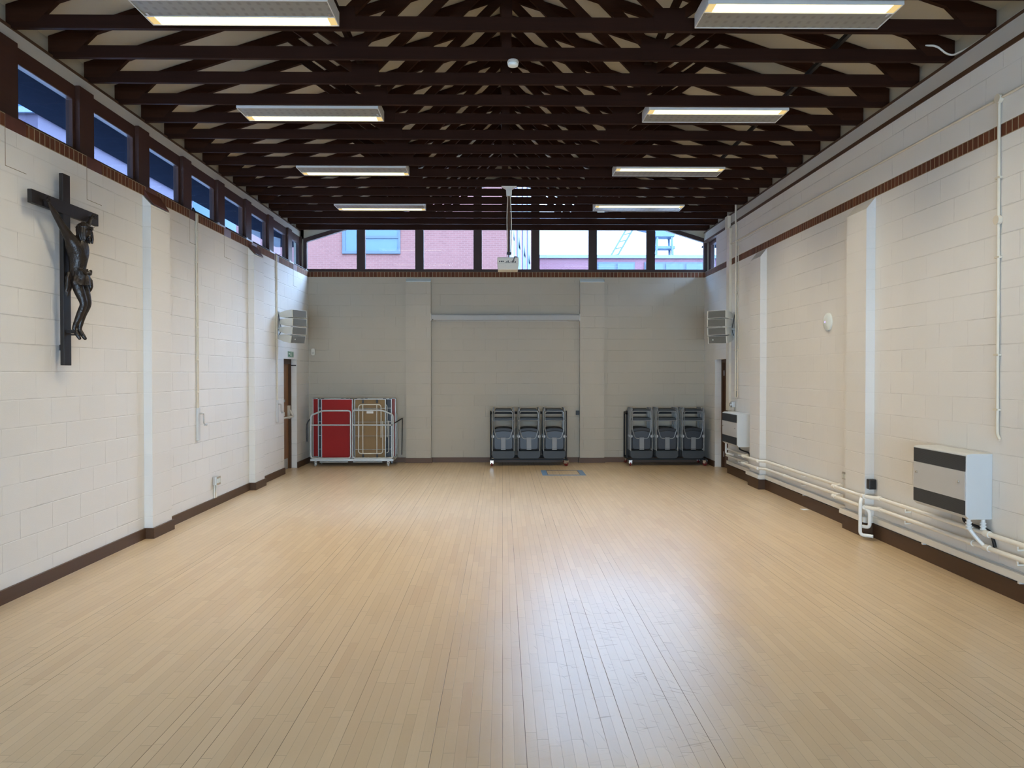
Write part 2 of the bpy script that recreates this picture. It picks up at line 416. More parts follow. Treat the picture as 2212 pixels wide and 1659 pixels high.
def louvre_mat():
    t = NT('cell_louvre'); p, x, y, z = t.pos()
    a = t.math('ABSOLUTE', t.math('SUBTRACT', t.math('FRACT', t.math('DIVIDE', x, 0.075)), 0.5)); b = t.math('ABSOLUTE', t.math('SUBTRACT', t.math('FRACT', t.math('DIVIDE', y, 0.09)), 0.5))
    m = t.math('MULTIPLY', t.smooth(a, 0.2, 0.45), t.smooth(b, 0.1, 0.4))
    c = t.mix(m, (0.26, 0.25, 0.22), (0.19, 0.18, 0.16))
    return t.finish(c, 0.4, 0.2, bump=m, bs=0.3, bd=0.004)
M['cells'] = louvre_mat()

# ------------------------------------------------------------------ room shell
XL, XR, YF, YB = -3.90, 4.08, 15.70, -3.2
WO = 0.32                    # wall thickness
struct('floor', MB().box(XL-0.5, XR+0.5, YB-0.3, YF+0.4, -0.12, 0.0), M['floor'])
D1 = (13.92, 14.78, 2.06); D2 = (14.00, 14.88, 2.06)
w = MB()
x0, x1 = XL-WO, XL
w.box(x0, x1, YB, D1[0], 0, 3.728); w.box(x0, x1, D1[1], YF+0.3, 0, 3.728); w.box(x0, x1, D1[0], D1[1], D1[2], 3.728)
w.box(x0-0.04, x0+0.02, D1[0]-0.1, D1[1]+0.1, 0, D1[2]+0.1)
wall_l = struct('wall_left', w, M['wall_l'])
w = MB(); x0, x1 = XR, XR+WO
w.box(x0, x1, YB, D2[0], 0, 3.728); w.box(x0, x1, D2[1], YF+0.3, 0, 3.728); w.box(x0, x1, D2[0], D2[1], D2[2], 3.728)
w.box(x0, x1, YB, 14.84, 3.838, 4.44); w.box(x1-0.02, x1+0.04, D2[0]-0.1, D2[1]+0.1, 0, D2[2]+0.1)
wall_r = struct('wall_right', w, M['wall_r'])
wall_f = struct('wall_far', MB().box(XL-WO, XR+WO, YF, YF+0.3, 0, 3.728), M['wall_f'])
# near wall behind the camera with a wide glazed opening
w = MB(); w.box(XL-WO, -3.4, YB-0.3, YB, 0, 6.4); w.box(3.5, XR+WO, YB-0.3, YB, 0, 6.4); w.box(-3.4, 3.5, YB-0.3, YB, 2.25, 6.4)
struct('wall_near', w, M['cream'])
# soldier-course brick bands
def padY(k): return 6.17 + 1.2*k
b = MB(); prev = YB
for k in range(-1, 8):
    b.box(XL-WO, XL, prev, padY(k), 3.728, 3.838); prev = padY(k)+0.27
b.box(XL-WO, XL, prev, YF, 3.728, 3.838)
struct('trim_1', b, M['band_l'])
struct('trim_2', MB().box(XR, XR+WO, YB, YF, 3.728, 3.838), M['band_r'])
struct('trim_3', MB().box(XL-WO, XR+WO, YF, YF+0.3, 3.728, 3.838), M['band_f'])
for k in range(-1, 8):
    y = padY(k)
    MB().box(XL-WO, XL+0.002, y+0.004, y+0.27, 3.728, 3.838).build('padstone', M['rust'] if k < 4 else plain('pink_paint_%d' % k, (0.20, 0.12, 0.12), 0.4), wall_l)
    g = MB(); g.box(XL-0.01, XL+0.0015, y+0.0, y+0.004, 3.43, 3.838); g.box(XL-0.01, XL+0.0015, y, y+0.27, 3.428, 3.432)
    g.build('padstone_joint', M['crack'], wall_l)
# pilasters
PIL = ((8.50, 8.985), (12.0, 12.48), (5.0, 5.485), (1.5, 1.985))
for y0, y1 in PIL:
    MB().prism([(XL, 0), (XL+0.09, 0), (XL+0.09, 3.63), (XL, 3.725)], 'y', y0, y1).build('pilaster', M['pil'], wall_l)
    MB().prism([(XL-0.002, 3.735), (XL+0.10, 3.635), (XL+0.10, 3.647), (XL-0.002, 3.80)], 'y', y0+0.04, y1-0.05).build('pilaster_cap', M['rust'], wall_l)
    if y0 > 6: MB().prism([(XR, 0), (XR-0.10, 0), (XR-0.10, 3.60), (XR, 3.725)], 'y', y0-0.02, y1-0.02).build('pilaster', M['pil'], wall_r)
pf = block_wall('cream_pilaster_far_dimmed', 'x', (0.485, 0.432, 0.345), 40.1, 0.05)  # same darkened cream, weak far-end light put into the colour
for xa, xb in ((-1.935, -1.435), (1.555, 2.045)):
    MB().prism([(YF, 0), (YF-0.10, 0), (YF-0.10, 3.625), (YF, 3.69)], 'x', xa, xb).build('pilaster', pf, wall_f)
    MB().prism([(YF-0.001, 3.69), (YF-0.103, 3.622), (YF-0.103, 3.630), (YF-0.001, 3.70)], 'x', xa, xb).build('pilaster_cap', M['signw'], wall_f)  # bright highlight on the cap chamfer, painted as white
# skirting boards
def skirt(name, segs, mat):
    s = MB()
    for q in segs: s.box(*q)
    return struct(name, s, mat)
S = []
ys = [YB, 1.5, 1.985, 5.0, 5.485, 8.5, 8.985, 12.0, 12.48, D1[0]]
for a, bb in zip(ys[0::2], ys[1::2]): S.append((XL, XL+0.022, a, bb, 0, 0.112))
for y0, y1 in PIL: S.append((XL, XL+0.114, y0-0.022, y1+0.022, 0, 0.114))
S.append((XL, XL+0.022, D1[1], YF, 0, 0.112))
skirt('baseboard_left', S, M['skirt'])
S = []
for a, bb in ((YB, 8.5), (8.96, 12.0), (12.44, 13.98)): S.append((XR-0.022, XR, a, bb, 0, 0.150))
for y0, y1 in PIL[:2]: S.append((XR-0.124, XR, y0-0.042, y1+0.002, 0, 0.152))
S.append((XR-0.022, XR, D2[1], YF, 0, 0.112))
skirt('baseboard_right', S, M['skirt'])
S = [(XL+0.022, -1.955, YF-0.022, YF, 0, 0.10), (-1.955, -1.415, YF-0.122, YF, 0, 0.10), (-1.415, 1.535, YF-0.022, YF, 0, 0.10),
     (1.535, 2.065, YF-0.122, YF, 0, 0.10), (2.065, XR-0.022, YF-0.022, YF, 0, 0.10)]
skirt('baseboard_far', S, M['skirt_x'])

# ceiling: two cream slopes above the trusses, and eaves outside
CX, SL = 0.02, 0.325
def ceil_z(x): return 4.842 + SL*(4.11 - abs(x - CX))
pts = [(-4.75, ceil_z(-4.75)), (CX, ceil_z(CX)), (4.79, ceil_z(4.79)), (4.79, ceil_z(4.79)+0.16), (CX, ceil_z(CX)+0.16), (-4.75, ceil_z(-4.75)+0.16)]
struct('ceiling', MB().prism(pts, 'y', YB-0.3, YF+0.7), M['ceil'])
s = MB(); s.box(-4.73, -4.16, YB-0.3, YF+0.7, 4.44, 4.47); s.box(-4.75, -4.70, YB-0.3, YF+0.7, 4.442, 4.66)
s.box(4.20, 4.75, YB-0.3, YF+0.7, 4.44, 4.47); s.box(4.74, 4.79, YB-0.3, YF+0.7, 4.42, 4.66)
struct('trim_4', s, M['soffit'])
# upstand boards between truss ends, grey cornice boards, brown lines
s = MB(); s.box(-4.18, -4.115, YB, YF, 4.45, 4.86); s.box(4.15, 4.22, YB, YF, 4.45, 4.86)
struct('trim_5', s, M['ceil'])
s = MB(); s.box(-4.115, -4.055, YB, YF, 4.525, 4.637); s.box(4.072, 4.15, YB, YF, 4.468, 4.615)
struct('trim_6', s, M['cornice'])
s = MB(); s.box(-4.115, -4.048, YB, YF, 4.637, 4.662); s.box(4.066, 4.15, YB, YF, 4.615, 4.642); s.box(4.070, 4.15, YB, YF, 4.425, 4.468)
struct('trim_7', s, M['skirt'])

# ------------------------------------------------------------------ far gable windows
RZ0, RS, RX = 4.438, 0.3135, 0.07
def rake(x): return RZ0 + RS*(4.01 - abs(x - RX)) - 0.0
bays = [-3.935, -2.848, -1.673, -0.50, 0.665, 1.826, 2.998, 4.075]
wn = 0
for i in range(7):
    a, c = bays[i], bays[i+1]
    ia, ic = a + (0.0 if i == 0 else 0.084), c - (0.0 if i == 6 else 0.084)
    if i == 0: a -= 0.07
    if i == 6: c += 0.07
    def top(x0, x1, d):
        l = [(x1, rake(x1)+d)]
        l += [(RX, rake(RX)+d)] if x0 < RX < x1 else [((x0+x1)/2, rake((x0+x1)/2)+d)]
        return l + [(x0, rake(x0)+d)]
    outer = [(a, 3.838), (c, 3.838)] + top(a, c, 0.085)
    inner = [(ia, 3.894), (ic, 3.894)] + top(ia, ic, 0.0)
    wn += 1
    o = struct('window_%d' % wn, MB().ring(outer, inner, 'y', 15.715, 15.80), M['frame_f'])
    MB().prism(inner, 'y', 15.758, 15.764).build('pane', M['glass'], o)
# cream panel above the rake, up to the ceiling, and the sill line
s = MB()
for x0, x1 in ((-4.2, RX), (RX, 4.25)):
    s.prism([(x0, rake(x0)+0.08), (x1, rake(x1)+0.08), (x1, ceil_z(x1)+0.05), (x0, ceil_z(x0)+0.05)], 'y', 15.74, 15.80)
s.box(-4.2, -4.0, 15.74, 15.8, 3.84, 4.9); s.box(4.14, 4.3, 15.74, 15.8, 3.84, 4.9)
struct('trim_8', s, M['ceil'])

# ------------------------------------------------------------------ left clerestory windows, one right corner window
for k in range(-8, 8):
    y0 = 6.60 + 1.2*k; y1 = y0 + 0.82
    ya, yb = y0 - 0.19, y0 + 1.01
    if k == 7: y1 = 15.60; yb = YF+0.01
    wn += 1
    root = sgroup('window_%d' % wn)
    f = MB(); f.box(-4.13, -4.015, y0-0.33, y0-0.07, 3.838, 4.53)                # post
    if k == 7: f.box(-4.13, -4.02, 15.64, 15.70, 3.838, 4.53)
    f.build('window_post', M['frame'], root)
    f = MB().ring([(y0-0.07, 3.838), (yb-0.14 if k < 7 else 15.64, 3.838), (yb-0.14 if k < 7 else 15.64, 4.53), (y0-0.07, 4.53)],
                  [(y0, 3.935), (y1, 3.935), (y1, 4.385), (y0, 4.385)], 'x', -4.12, -4.055)
    f.build('window_frame', M['frame'], root, bevel=0.006)
    MB().box(-4.092, -4.086, y0, y1, 3.935, 4.385).build('pane', M['glass_l'], root)
wn += 1
o = struct('window_%d' % wn, MB().ring([(14.84, 3.838), (YF+0.02, 3.838), (YF+0.02, 4.44), (14.84, 4.44)], [(14.86, 3.87), (15.56, 3.87), (15.56, 4.36), (14.86, 4.36)], 'x', 4.17, 4.24), M['frame'])
MB().box(4.20, 4.206, 14.86, 15.56, 3.87, 4.36).build('pane', M['glass_l'], o)

# ------------------------------------------------------------------ doors
d = sgroup('door_1')
f = MB(); f.box(-4.09, -4.0, D1[0], D1[0]+0.045, 0, D1[2]); f.box(-4.09, -4.0, D1[1]-0.045, D1[1], 0, D1[2]); f.box(-4.09, -4.0, D1[0], D1[1], D1[2]-0.09, D1[2])
f.build('door_frame', M['jamb'], d)
lf = MB().box(-4.085, -4.045, D1[0]+0.045, D1[1]-0.045, 0.004, D1[2]-0.09).build('door_leaf', M['door'], d)
MB().box(-4.046, -4.042, D1[0]+0.10, D1[1]-0.10, 0.01, 0.20).build('kick_plate', M['steel'], lf)
MB().box(-4.046, -4.038, D1[0]+0.30, D1[0]+0.56, 1.26, 1.31).build('push_plate', M['cool'], lf)
q = MB().box(-4.046, -4.041, D1[0]+0.30, D1[0]+0.55, 1.0, 1.075).build('push_bar_notice', M['signw'], lf)
MB().box(-4.0415, -4.040, D1[0]+0.30, D1[0]+0.45, 1.012, 1.063).build('notice_panel', M['green'], q) if False else None
g = MB(); g.tube(bend([(-4.04, D1[1]-0.09, 1.12), (-4.0, D1[1]-0.09, 1.10), (-3.945, D1[1]-0.09, 0.985), (-3.945, D1[0]+0.09, 0.985), (-4.0, D1[0]+0.09, 1.10), (-4.04, D1[0]+0.09, 1.12)], 0.04), 0.017)
g.box(-4.046, -4.0, D1[1]-0.115, D1[1]-0.065, 0.94, 1.19); g.box(-4.046, -4.0, D1[0]+0.065, D1[0]+0.115, 0.94, 1.19)
g.build('panic_bar', M['plastic'], lf, smooth=True)
MB().box(-4.0, -3.905, D1[1]-0.02, D1[1]-0.012, D1[2]-0.125, D1[2]-0.105).build('door_hook', M['black'], d)
d = sgroup('door_2')
f = MB(); f.box(4.20, 4.29, D2[0], D2[0]+0.045, 0, D2[2]); f.box(4.20, 4.29, D2[1]-0.045, D2[1], 0, D2[2]); f.box(4.20, 4.29, D2[0], D2[1], D2[2]-0.06, D2[2])
f.build('door_frame', M['jamb'], d)
lf = MB().box(4.245, 4.285, D2[0]+0.045, D2[1]-0.045, 0.004, D2[2]-0.06).build('door_leaf', M['door_dark'], d)
h = MB()
for z in (0.25, 1.0, 1.8): h.tube([(4.24, D2[1]-0.05, z-0.05), (4.24, D2[1]-0.05, z+0.05)], 0.012)
h.build('hinge', M['steel'], lf)

# ------------------------------------------------------------------ roof trusses
ORD = ['first', 'second', 'third', 'fourth', 'fifth', 'sixth', 'seventh', 'eighth', 'ninth', 'tenth', 'eleventh', 'twelfth', 'thirteenth', 'fourteenth', 'fifteenth', 'sixteenth', 'seventeenth']
TT = 0.042
XA, XB, ZB = -4.09, 4.13, 4.645
def top_z(x): return ceil_z(x) - 0.006
t0 = thing('roof_truss', 'dark timber roof truss, first from the camera, cut by the upper picture edge', 'roof truss', (0, 5.915, 0), 0, 'dark timber roof trusses')
h = TT/2
MB().prism([(XA, ZB), (XB, ZB), (XB, ZB+0.110), (XA, ZB+0.110)], 'y', -h, h).build('bottom_chord', M['truss'], t0)
for sgn in (-1, 1):
    xe = XA if sgn < 0 else XB
    MB().prism([(xe, ZB+0.05), (xe, top_z(xe)), (CX, top_z(CX)), (CX, top_z(CX)-0.11), (xe - sgn*0.42, top_z(xe - sgn*0.42)-0.11), (xe-sgn*0.25, ZB+0.05)], 'y', -h-0.001, h+0.001).build('rafter', M['rafter'], t0)
    n1 = CX + sgn*1.37; n2 = CX + sgn*2.30
    MB().bar((n1, 0, ZB+0.07), (n2, 0, top_z(n2)-0.06), TT*0.98, 0.085, (0,1,0) if False else (1,0,0.01)).build('web', M['rafter'], t0)
    MB().bar((n1, 0, ZB+0.07), (CX+sgn*0.03, 0, top_z(CX)-0.10), TT*0.96, 0.095, (1,0,0.01)).build('web', M['rafter'], t0)
    MB().box(n1-0.13, n1+0.13, -h-0.004, h+0.004, ZB+0.005, ZB+0.19).build('gusset_plate', M['truss'], t0)
MB().box(CX-0.028, CX+0.062, -h-0.002, h+0.002, ZB+0.10, top_z(CX)-0.05).build('king_post', M['truss'], t0)
EX = {2: ', carrying the white smoke detector', 10: ', holding the projector pole', 16: ', close against the gable windows'}
for k in range(1, 17):
    dup(t0, (0, 5.915+0.6*k, 0), 0, 'dark timber roof truss, %s from the camera%s' % (ORD[k], EX.get(k-0, '')) if k-0 in EX else 'dark stained timber roof truss, %s counted from the camera' % ORD[k])
tag(MB().box(-1.44, -1.40, YB, YF-0.01, ZB+0.215, ZB+0.30).build('timber_brace', M['truss']), 'long dark timber brace running lengthwise over the left truss joints', 'roof timber', 'long braces in the roof')
tag(MB().box(1.44, 1.48, YB, YF-0.01, ZB+0.215, ZB+0.30).build('timber_brace', M['truss']), 'long dark timber brace running lengthwise over the right truss joints', 'roof timber', 'long braces in the roof')
tag(MB().box(3.02, 3.055, YB, YF-0.01, ZB+0.112, ZB+0.150).build('timber_brace', M['cabl']), 'thin black rail laid across the trusses above the right lights', 'roof timber', 'long braces in the roof')
tag(MB().box(CX-0.05, CX+0.05, YB, YF-0.01, top_z(CX)-0.125, top_z(CX)-0.04).build('ridge_board', M['truss']), 'dark ridge board running along the roof peak', 'roof timber')

# ------------------------------------------------------------------ strip lights
LX = (-2.085, 2.33); HL = 0.755
L0 = thing('ceiling_light', 'x', 'ceiling light', (0, 0, 4.63), 0, 'fluorescent fittings between the trusses')
Wd = 0.215
b = MB(); b.box(-HL, HL, -Wd, Wd, 0.055, 0.11)
b.box(-HL, HL, -Wd, -Wd+0.008, -0.002, 0.06); b.box(-HL, HL, Wd-0.008, Wd, -0.002, 0.06)
b.box(-HL, -HL+0.008, -Wd, Wd, -0.002, 0.06); b.box(HL-0.008, HL, -Wd, Wd, -0.002, 0.06)
b.build('housing', M['fit'], L0)
MB().box(-HL+0.008, HL-0.008, -Wd+0.008, 0.055, 0.004, 0.012).build('louvre', M['cells'], L0)
MB().box(-HL+0.008, HL-0.008, 0.055, 0.062, -0.002, 0.03).build('divider', M['fit'], L0)
MB().box(-HL+0.07, HL-0.07, 0.064, Wd-0.01, 0.004, 0.010).build('diffuser', M['tube_on'], L0)
for sx in (-1, 1):
    MB().box(sx*(HL-0.068), sx*(HL-0.010), 0.064, Wd-0.01, 0.004, 0.010).build('tube_end', M['tube_dim'], L0)
    MB().box(sx*(HL-0.05), sx*(HL-0.03), 0.0, 0.05, 0.0, 0.004).build('clip', M['chrome'], L0)
rown = ['nearest row', 'second row from the camera', 'third row from the camera', 'row nearest the gable windows']
first = True
for r in range(4):
    for sde in (0, 1):
        yc = 5.915 + 2.4*r + 0.272
        lab = 'lit white fluorescent ceiling fitting, %s of the pair in the %s' % (('left', 'right')[sde], rown[r])
        if first: L0.location = (LX[0], yc, 4.63); L0['label'] = lab; first = False
        else: dup(L0, (LX[sde], yc, 4.63), PI if sde else 0, lab)
        la = bpy.data.lights.new('tube_light', 'AREA'); la.shape = 'RECTANGLE'; la.size = 1.4; la.size_y = 0.36
        la.energy = 25 if r < 3 else 14; la.color = (1.0, 0.87, 0.66); la.spread = math.radians(120)
        lo = bpy.data.objects.new('tube_light', la); COL.objects.link(lo); lo.location = (LX[sde], yc, 4.615); lo['kind'] = 'helper'
# ------------------------------------------------------------------ detector, projector
t = thing('smoke_detector', 'round white smoke detector under the third truss', 'smoke detector', (0.096, 7.115, 4.645))
MB().lathe([(0.045, 0.0), (0.052, -0.012), (0.052, -0.024), (0.040, -0.028)], (0,0,0), n=24).build('detector_base', M['plastic'], t, smooth=True)
MB().lathe([(0.046, -0.028), (0.050, -0.036), (0.044, -0.052), (0.022, -0.060), (0.001, -0.061)], (0,0,0), n=24).build('detector_head', M['signw'], t, smooth=True)
PY = 11.915
t = thing('projector_pole', 'thin dark pole with a white bracket hanging from a truss', 'bracket', (0.10, PY, 4.645))
m = MB(); m.box(-0.115, 0.115, -0.05, 0.05, -0.008, 0.0); m.prism([(-0.10, -0.008), (0.10, -0.008), (0.045, -0.04), (0.040, -0.145), (-0.040, -0.145), (-0.045, -0.04)], 'y', -0.04, 0.04)
m.build('ceiling_bracket', M['white'], t)
m = MB(); m.tube([(0, 0, -0.14), (0, 0, -1.02)], 0.017); m.build('pole', M['jamb'], t, smooth=True)
m = MB(); m.tube(bend([(-0.02, -0.02, -0.15), (-0.034, -0.022, -0.5), (-0.022, -0.02, -1.0)], 0.3), 0.007); m.tube(bend([(0.02, -0.02, -0.15), (0.038, -0.022, -0.52), (0.026, -0.02, -1.0)], 0.3), 0.008)
m.build('cable', M['conduit'], t, smooth=True)
MB().box(-0.036, 0.036, -0.036, 0.036, -1.035, -1.0).build('collar', M['black'], t)
m = MB(); m.box(-0.032, -0.022, -0.02, 0.02, -1.09, -1.03); m.box(0.022, 0.032, -0.02, 0.02, -1.09, -1.03); m.build('yoke', M['steel'], t)
t = thing('projector', 'boxy off-white projector hanging on the pole before the gable windows', 'projector', (0.085, PY, 3.362))
MB().prism([(-0.155, 0.0), (0.150, 0.0), (0.162, 0.10), (0.160, 0.188), (-0.163, 0.188), (-0.163, 0.10)], 'y', -0.14, 0.14).build('casing', M['plastic'], t, bevel=0.008)
MB().box(-0.156, 0.154, -0.1415, -0.139, 0.093, 0.097).build('seam', M['cornice'], t)
m = MB()
for i in range(3): m.box(-0.135+i*0.025, -0.118+i*0.025, -0.1425, -0.139, 0.115, 0.135)
for i in range(8): m.box(-0.05+i*0.022, -0.036+i*0.022, -0.1425, -0.139, 0.106, 0.116+0.012*(i % 3))
m.build('socket_row', M['black'], t)
m = MB(); m.box(-0.045, -0.037, -0.1425, -0.139, 0.060, 0.068); m.box(0.035, 0.043, -0.1425, -0.139, 0.060, 0.068); m.box(-0.02, 0.02, -0.1425, -0.139, 0.022, 0.028); m.build('screw', M['steel'], t)
m = MB(); m.tube(bend([(0.085, -0.142, 0.12), (0.085, -0.16, 0.15), (0.10, -0.14, 0.205), (0.12, -0.08, 0.20)], 0.03), 0.006); m.tube([(0.10, -0.10, 0.19), (0.135, -0.08, 0.20)], 0.012); m.build('plug_lead', M['cabl'], t, smooth=True)
MB().lathe([(0.05, 0.14), (0.05, 0.165), (0.04, 0.17)], (0.04, 0, 0.10), 'y').build('lens', M['black'], t)

# ------------------------------------------------------------------ projection screen case
t = thing('projector_screen', 'long white roll-up screen case on the far wall between pilasters', 'screen', (0.06, YF, 2.915))
MB().prism([(0, -0.068), (-0.10, -0.068), (-0.115, -0.05), (-0.115, 0.045), (-0.095, 0.070), (0, 0.070)], 'x', -1.485, 1.485).build('case', M['screenw'], t, bevel=0.006)
for sx in (-1, 1): MB().box(sx*1.485, sx*1.494, -0.12, 0, -0.072, 0.074).build('end_cap', M['white'], t)
MB().box(-1.39, 1.25, -0.075, -0.062, -0.078, -0.068).build('screen_bar', M['cornice'], t)
MB().lathe([(0.011, -0.118), (0.011, -0.112)], (-1.455, 0, -0.045), 'y').build('switch', M['black'], t)

# ------------------------------------------------------------------ crucifix
XC = -3.81
t = thing('crucifix', 'dark bronze figure on a black wooden cross hung on the left wall', 'crucifix', (0, 0, 0))
MB().box(XC-0.035, XC, 6.812, 6.925, 1.868, 3.535).build('upright', M['cross'], t, bevel=0.003)
MB().box(XC-0.034, XC+0.002, 6.358, 7.40, 3.182, 3.293).build('crossbeam', M['cross'], t, bevel=0.003)
for z in (3.20, 2.0): MB().box(XL+0.001, XC-0.034, 6.895, 6.915, z, z+0.05).build('wall_mount', M['black'], t)
def skin(name, joints, edges, mat, parent, sub=2, root=0):
    me = bpy.data.meshes.new(name); me.from_pydata([j[0] for j in joints], edges, [])
    o = bpy.data.objects.new(name, me); COL.objects.link(o)
    sk = o.modifiers.new('skin', 'SKIN'); sk.use_smooth_shade = True
    for i, j in enumerate(joints):
        r = j[1]; me.skin_vertices[0].data[i].radius = r if isinstance(r, tuple) else (r, r)
        me.skin_vertices[0].data[i].use_root = (i == root)
    ss = o.modifiers.new('sub', 'SUBSURF'); ss.levels = sub; ss.render_levels = sub
    dg = bpy.context.evaluated_depsgraph_get(); dg.update()
    nm = bpy.data.meshes.new_from_object(o.evaluated_get(dg)); nm.materials.clear(); nm.materials.append(mat)
    for p in nm.polygons: p.use_smooth = True
    o.modifiers.clear(); o.data = nm; o.parent = parent
    return o
def P(a, o, z): return (XC + o, a, z)
J = []; E_ = []; ix = {}
def jt(n, a, o, z, r, par=None):
    ix[n] = len(J); J.append((P(a, o, z), r))
    if par: E_.append((ix[par], ix[n]))
jt('pelvis', 6.885, .080, 2.655, .080)
jt('belly', 6.885, .082, 2.745, .070, 'pelvis')
jt('ribs', 6.882, .092, 2.835, .094, 'belly')
jt('chest', 6.882, .095, 2.905, .098, 'ribs')
jt('neck', 6.89, .100, 2.985, .040, 'chest')
jt('skull', 6.915, .125, 3.040, .050, 'neck')
jt('crown', 6.925, .132, 3.082, .036, 'skull')
for s_, nm in ((-1, 'l'), (1, 'r')):
    jt('sh'+nm, 6.882+s_*.092, .075, 2.955, .048, 'chest')
    jt('el'+nm, 6.882+s_*.205, .050, 3.080, .030, 'sh'+nm)
    jt('fa'+nm, 6.882+s_*.250, .040, 3.135, .027, 'el'+nm)
    jt('wr'+nm, 6.882+s_*.318, .030, 3.205, .015, 'fa'+nm)
    jt('pa'+nm, 6.882+s_*.346, .028, 3.232, .017, 'wr'+nm)
    jt('hi'+nm, 6.885+s_*.045, .085, 2.610, .052, 'pelvis')
    jt('th'+nm, 6.888+s_*.042, .120, 2.505, .047, 'hi'+nm)
    jt('kn'+nm, 6.892+s_*.030, .150, 2.405, .034, 'th'+nm)
    jt('ca'+nm, 6.890+s_*.020, .105, 2.310, .033, 'kn'+nm)
    jt('an'+nm, 6.886+s_*.016, .052+(.03 if s_ > 0 else 0), 2.185, .020, 'ca'+nm)
    jt('fo'+nm, 6.888+s_*.014, .082+(.03 if s_ > 0 else 0), 2.135, .020, 'an'+nm)
    jt('to'+nm, 6.892+s_*.014, .105+(.035 if s_ > 0 else 0), 2.092, .014, 'fo'+nm)
body = skin('figure', J, E_, M['bronze'], t)
# hands: palm plus five separate curled fingers, one skinned piece each side
for s_ in (-1, 1):
    Jh = [(P(6.882+s_*.335, .029, 3.221), .014), (P(6.882+s_*.352, .030, 3.238), .016)]; Eh = [(0, 1)]
    for q in range(4):
        b0 = 6.882+s_*(.366-.004*q); zz = 3.243+.010*(q-1.5)*1.2
        n = len(Jh); ln = (.020, .024, .023, .018)[q]
        Jh += [(P(b0, .032, zz), .0062), (P(b0+s_*ln, .042, zz+.004), .0055), (P(b0+s_*ln*1.3, .058, zz+.002), .0045)]
        Eh += [(1, n), (n, n+1), (n+1, n+2)]
    n = len(Jh); Jh += [(P(6.882+s_*.345, .046, 3.258), .006), (P(6.882+s_*.360, .056, 3.272), .0045)]; Eh += [(1, n), (n, n+1)]
    skin('hand', Jh, Eh, M['bronze'], t, 1)
# face, hair, beard and thorn wreath
hd = Vector(P(6.918, .128, 3.050))
def headpt(a, o, z): return (hd.x + o, hd.y + a, hd.z + z)
m = MB(); m.ball(headpt(0.0, .004, .004), .050, .048, .062, 18, 12)
m.ball(headpt(.012, .047, -.010), .009, .007, .014); m.ball(headpt(.012, .038, -.034), .010, .014, .006)
for s_ in (-1, 1): m.ball(headpt(.012+s_*.017, .038, .006), .008, .010, .005); m.ball(headpt(s_*.043, -.002, -.008), .010, .006, .014)
m.build('face', M['bronze'], t, smooth=True)
m = MB(); m.ball(headpt(-.002, -.010, .014), .060, .060, .062, 18, 12)
rnd = random.Random(3)
for i in range(40):
    a = -1 + 2*i/39; an = a*2.2
    tp = Vector(headpt(math.sin(an)*.022, -math.cos(an)*.020-.004, .072)); st = Vector(headpt(math.sin(an)*.056, -math.cos(an)*.054-.006, .026)); en = Vector(headpt(math.sin(an)*.074+rnd.uniform(-.006, .006), -math.cos(an)*.045+.012, -.085+rnd.uniform(-.015, .012)))
    md = (st+en)/2 + Vector((0, math.sin(an)*.012, 0)); m.tube([tp, (tp+st)/2 + (st-tp).cross(Vector((0, 0, 1))).cross(st-tp).normalized()*.006, st, (st+md)/2 + Vector((0, math.sin(an)*.006, 0)), md, (md+en)/2, en], [.006, .009, .010, .012, .0115, .010, .004], 12)
m.build('hair', M['bronze'], t, smooth=True)
m = MB(); m.ball(headpt(.012, .036, -.050), .016, .020, .024); m.ball(headpt(.012, .038, -.070), .010, .012, .014); m.build('beard', M['bronze'], t, smooth=True)
m = MB()
for k in range(3):
    m.tube([headpt(math.cos(q*2*PI/26)*.061, math.sin(q*2*PI/26)*.062, .024+.008*math.sin(q*1.7+k*2.1)+k*.003) for q in range(26)], .0055, 6, True)
for q in range(16):
    a = q*2*PI/16; m.tube([headpt(math.cos(a)*.060, math.sin(a)*.061, .026), headpt(math.cos(a)*.076, math.sin(a)*.078, .034+.014*math.sin(q*2.3))], [.004, .001], 5)
m.build('thorn_wreath', M['bronze'], t)
# loincloth: folded band round the hips with a hanging knot
m = MB(); n = 40; k0 = len(m.v); rows = 7
for i in range(rows):
    f_ = i/(rows-1)
    for j in range(n):
        a = 2*PI*j/n; fold = .007*math.sin(a*9+f_*3) + .005*math.sin(a*5 - f_*5)
        ra = .083 + .010*f_ + fold; ro = .074 + .018*f_ + fold
        z = 2.700 - .115*f_ + .022*math.sin(a*1.0+.6)*(1-f_*.3) - .02*max(0, math.cos(a))*f_
        m.v.append(P(6.886+ra*math.sin(a), .082+ro*math.cos(a)+.012*f_, z))
for i in range(rows-1):
    for j in range(n): m.f.append((k0+i*n+j, k0+i*n+(j+1) % n, k0+(i+1)*n+(j+1) % n, k0+(i+1)*n+j))
m.tube([P(6.80+.2*q/14, .135+.03*math.sin(q/14*PI), 2.70-.02*math.sin(q/14*PI)+.01*math.sin(q)) for q in range(15)], .013, 16)
m.tube([P(6.985, .10, 2.665), P(6.990, .118, 2.645), P(6.995, .13, 2.62), P(6.990, .138, 2.595), P(6.985, .14, 2.57), P(6.990, .136, 2.545), P(6.995, .13, 2.525)], [.014, .020, .024, .020, .022, .015, .005], 18)
for dy, dz in ((0, 0), (.022, .018), (-.014, .03)): m.tube([P(6.795+dy, .06, 2.675), P(6.788+dy, .062, 2.64), P(6.780+dy, .06, 2.60+dz), P(6.786+dy, .056, 2.56+dz), P(6.782+dy, .055, 2.52+dz), P(6.776+dy, .05, 2.48+dz), P(6.774+dy, .05, 2.46+dz)], [.010, .015, .017, .014, .018, .013, .004], 18)
m.build('loincloth', M['bronze'], t, smooth=True)
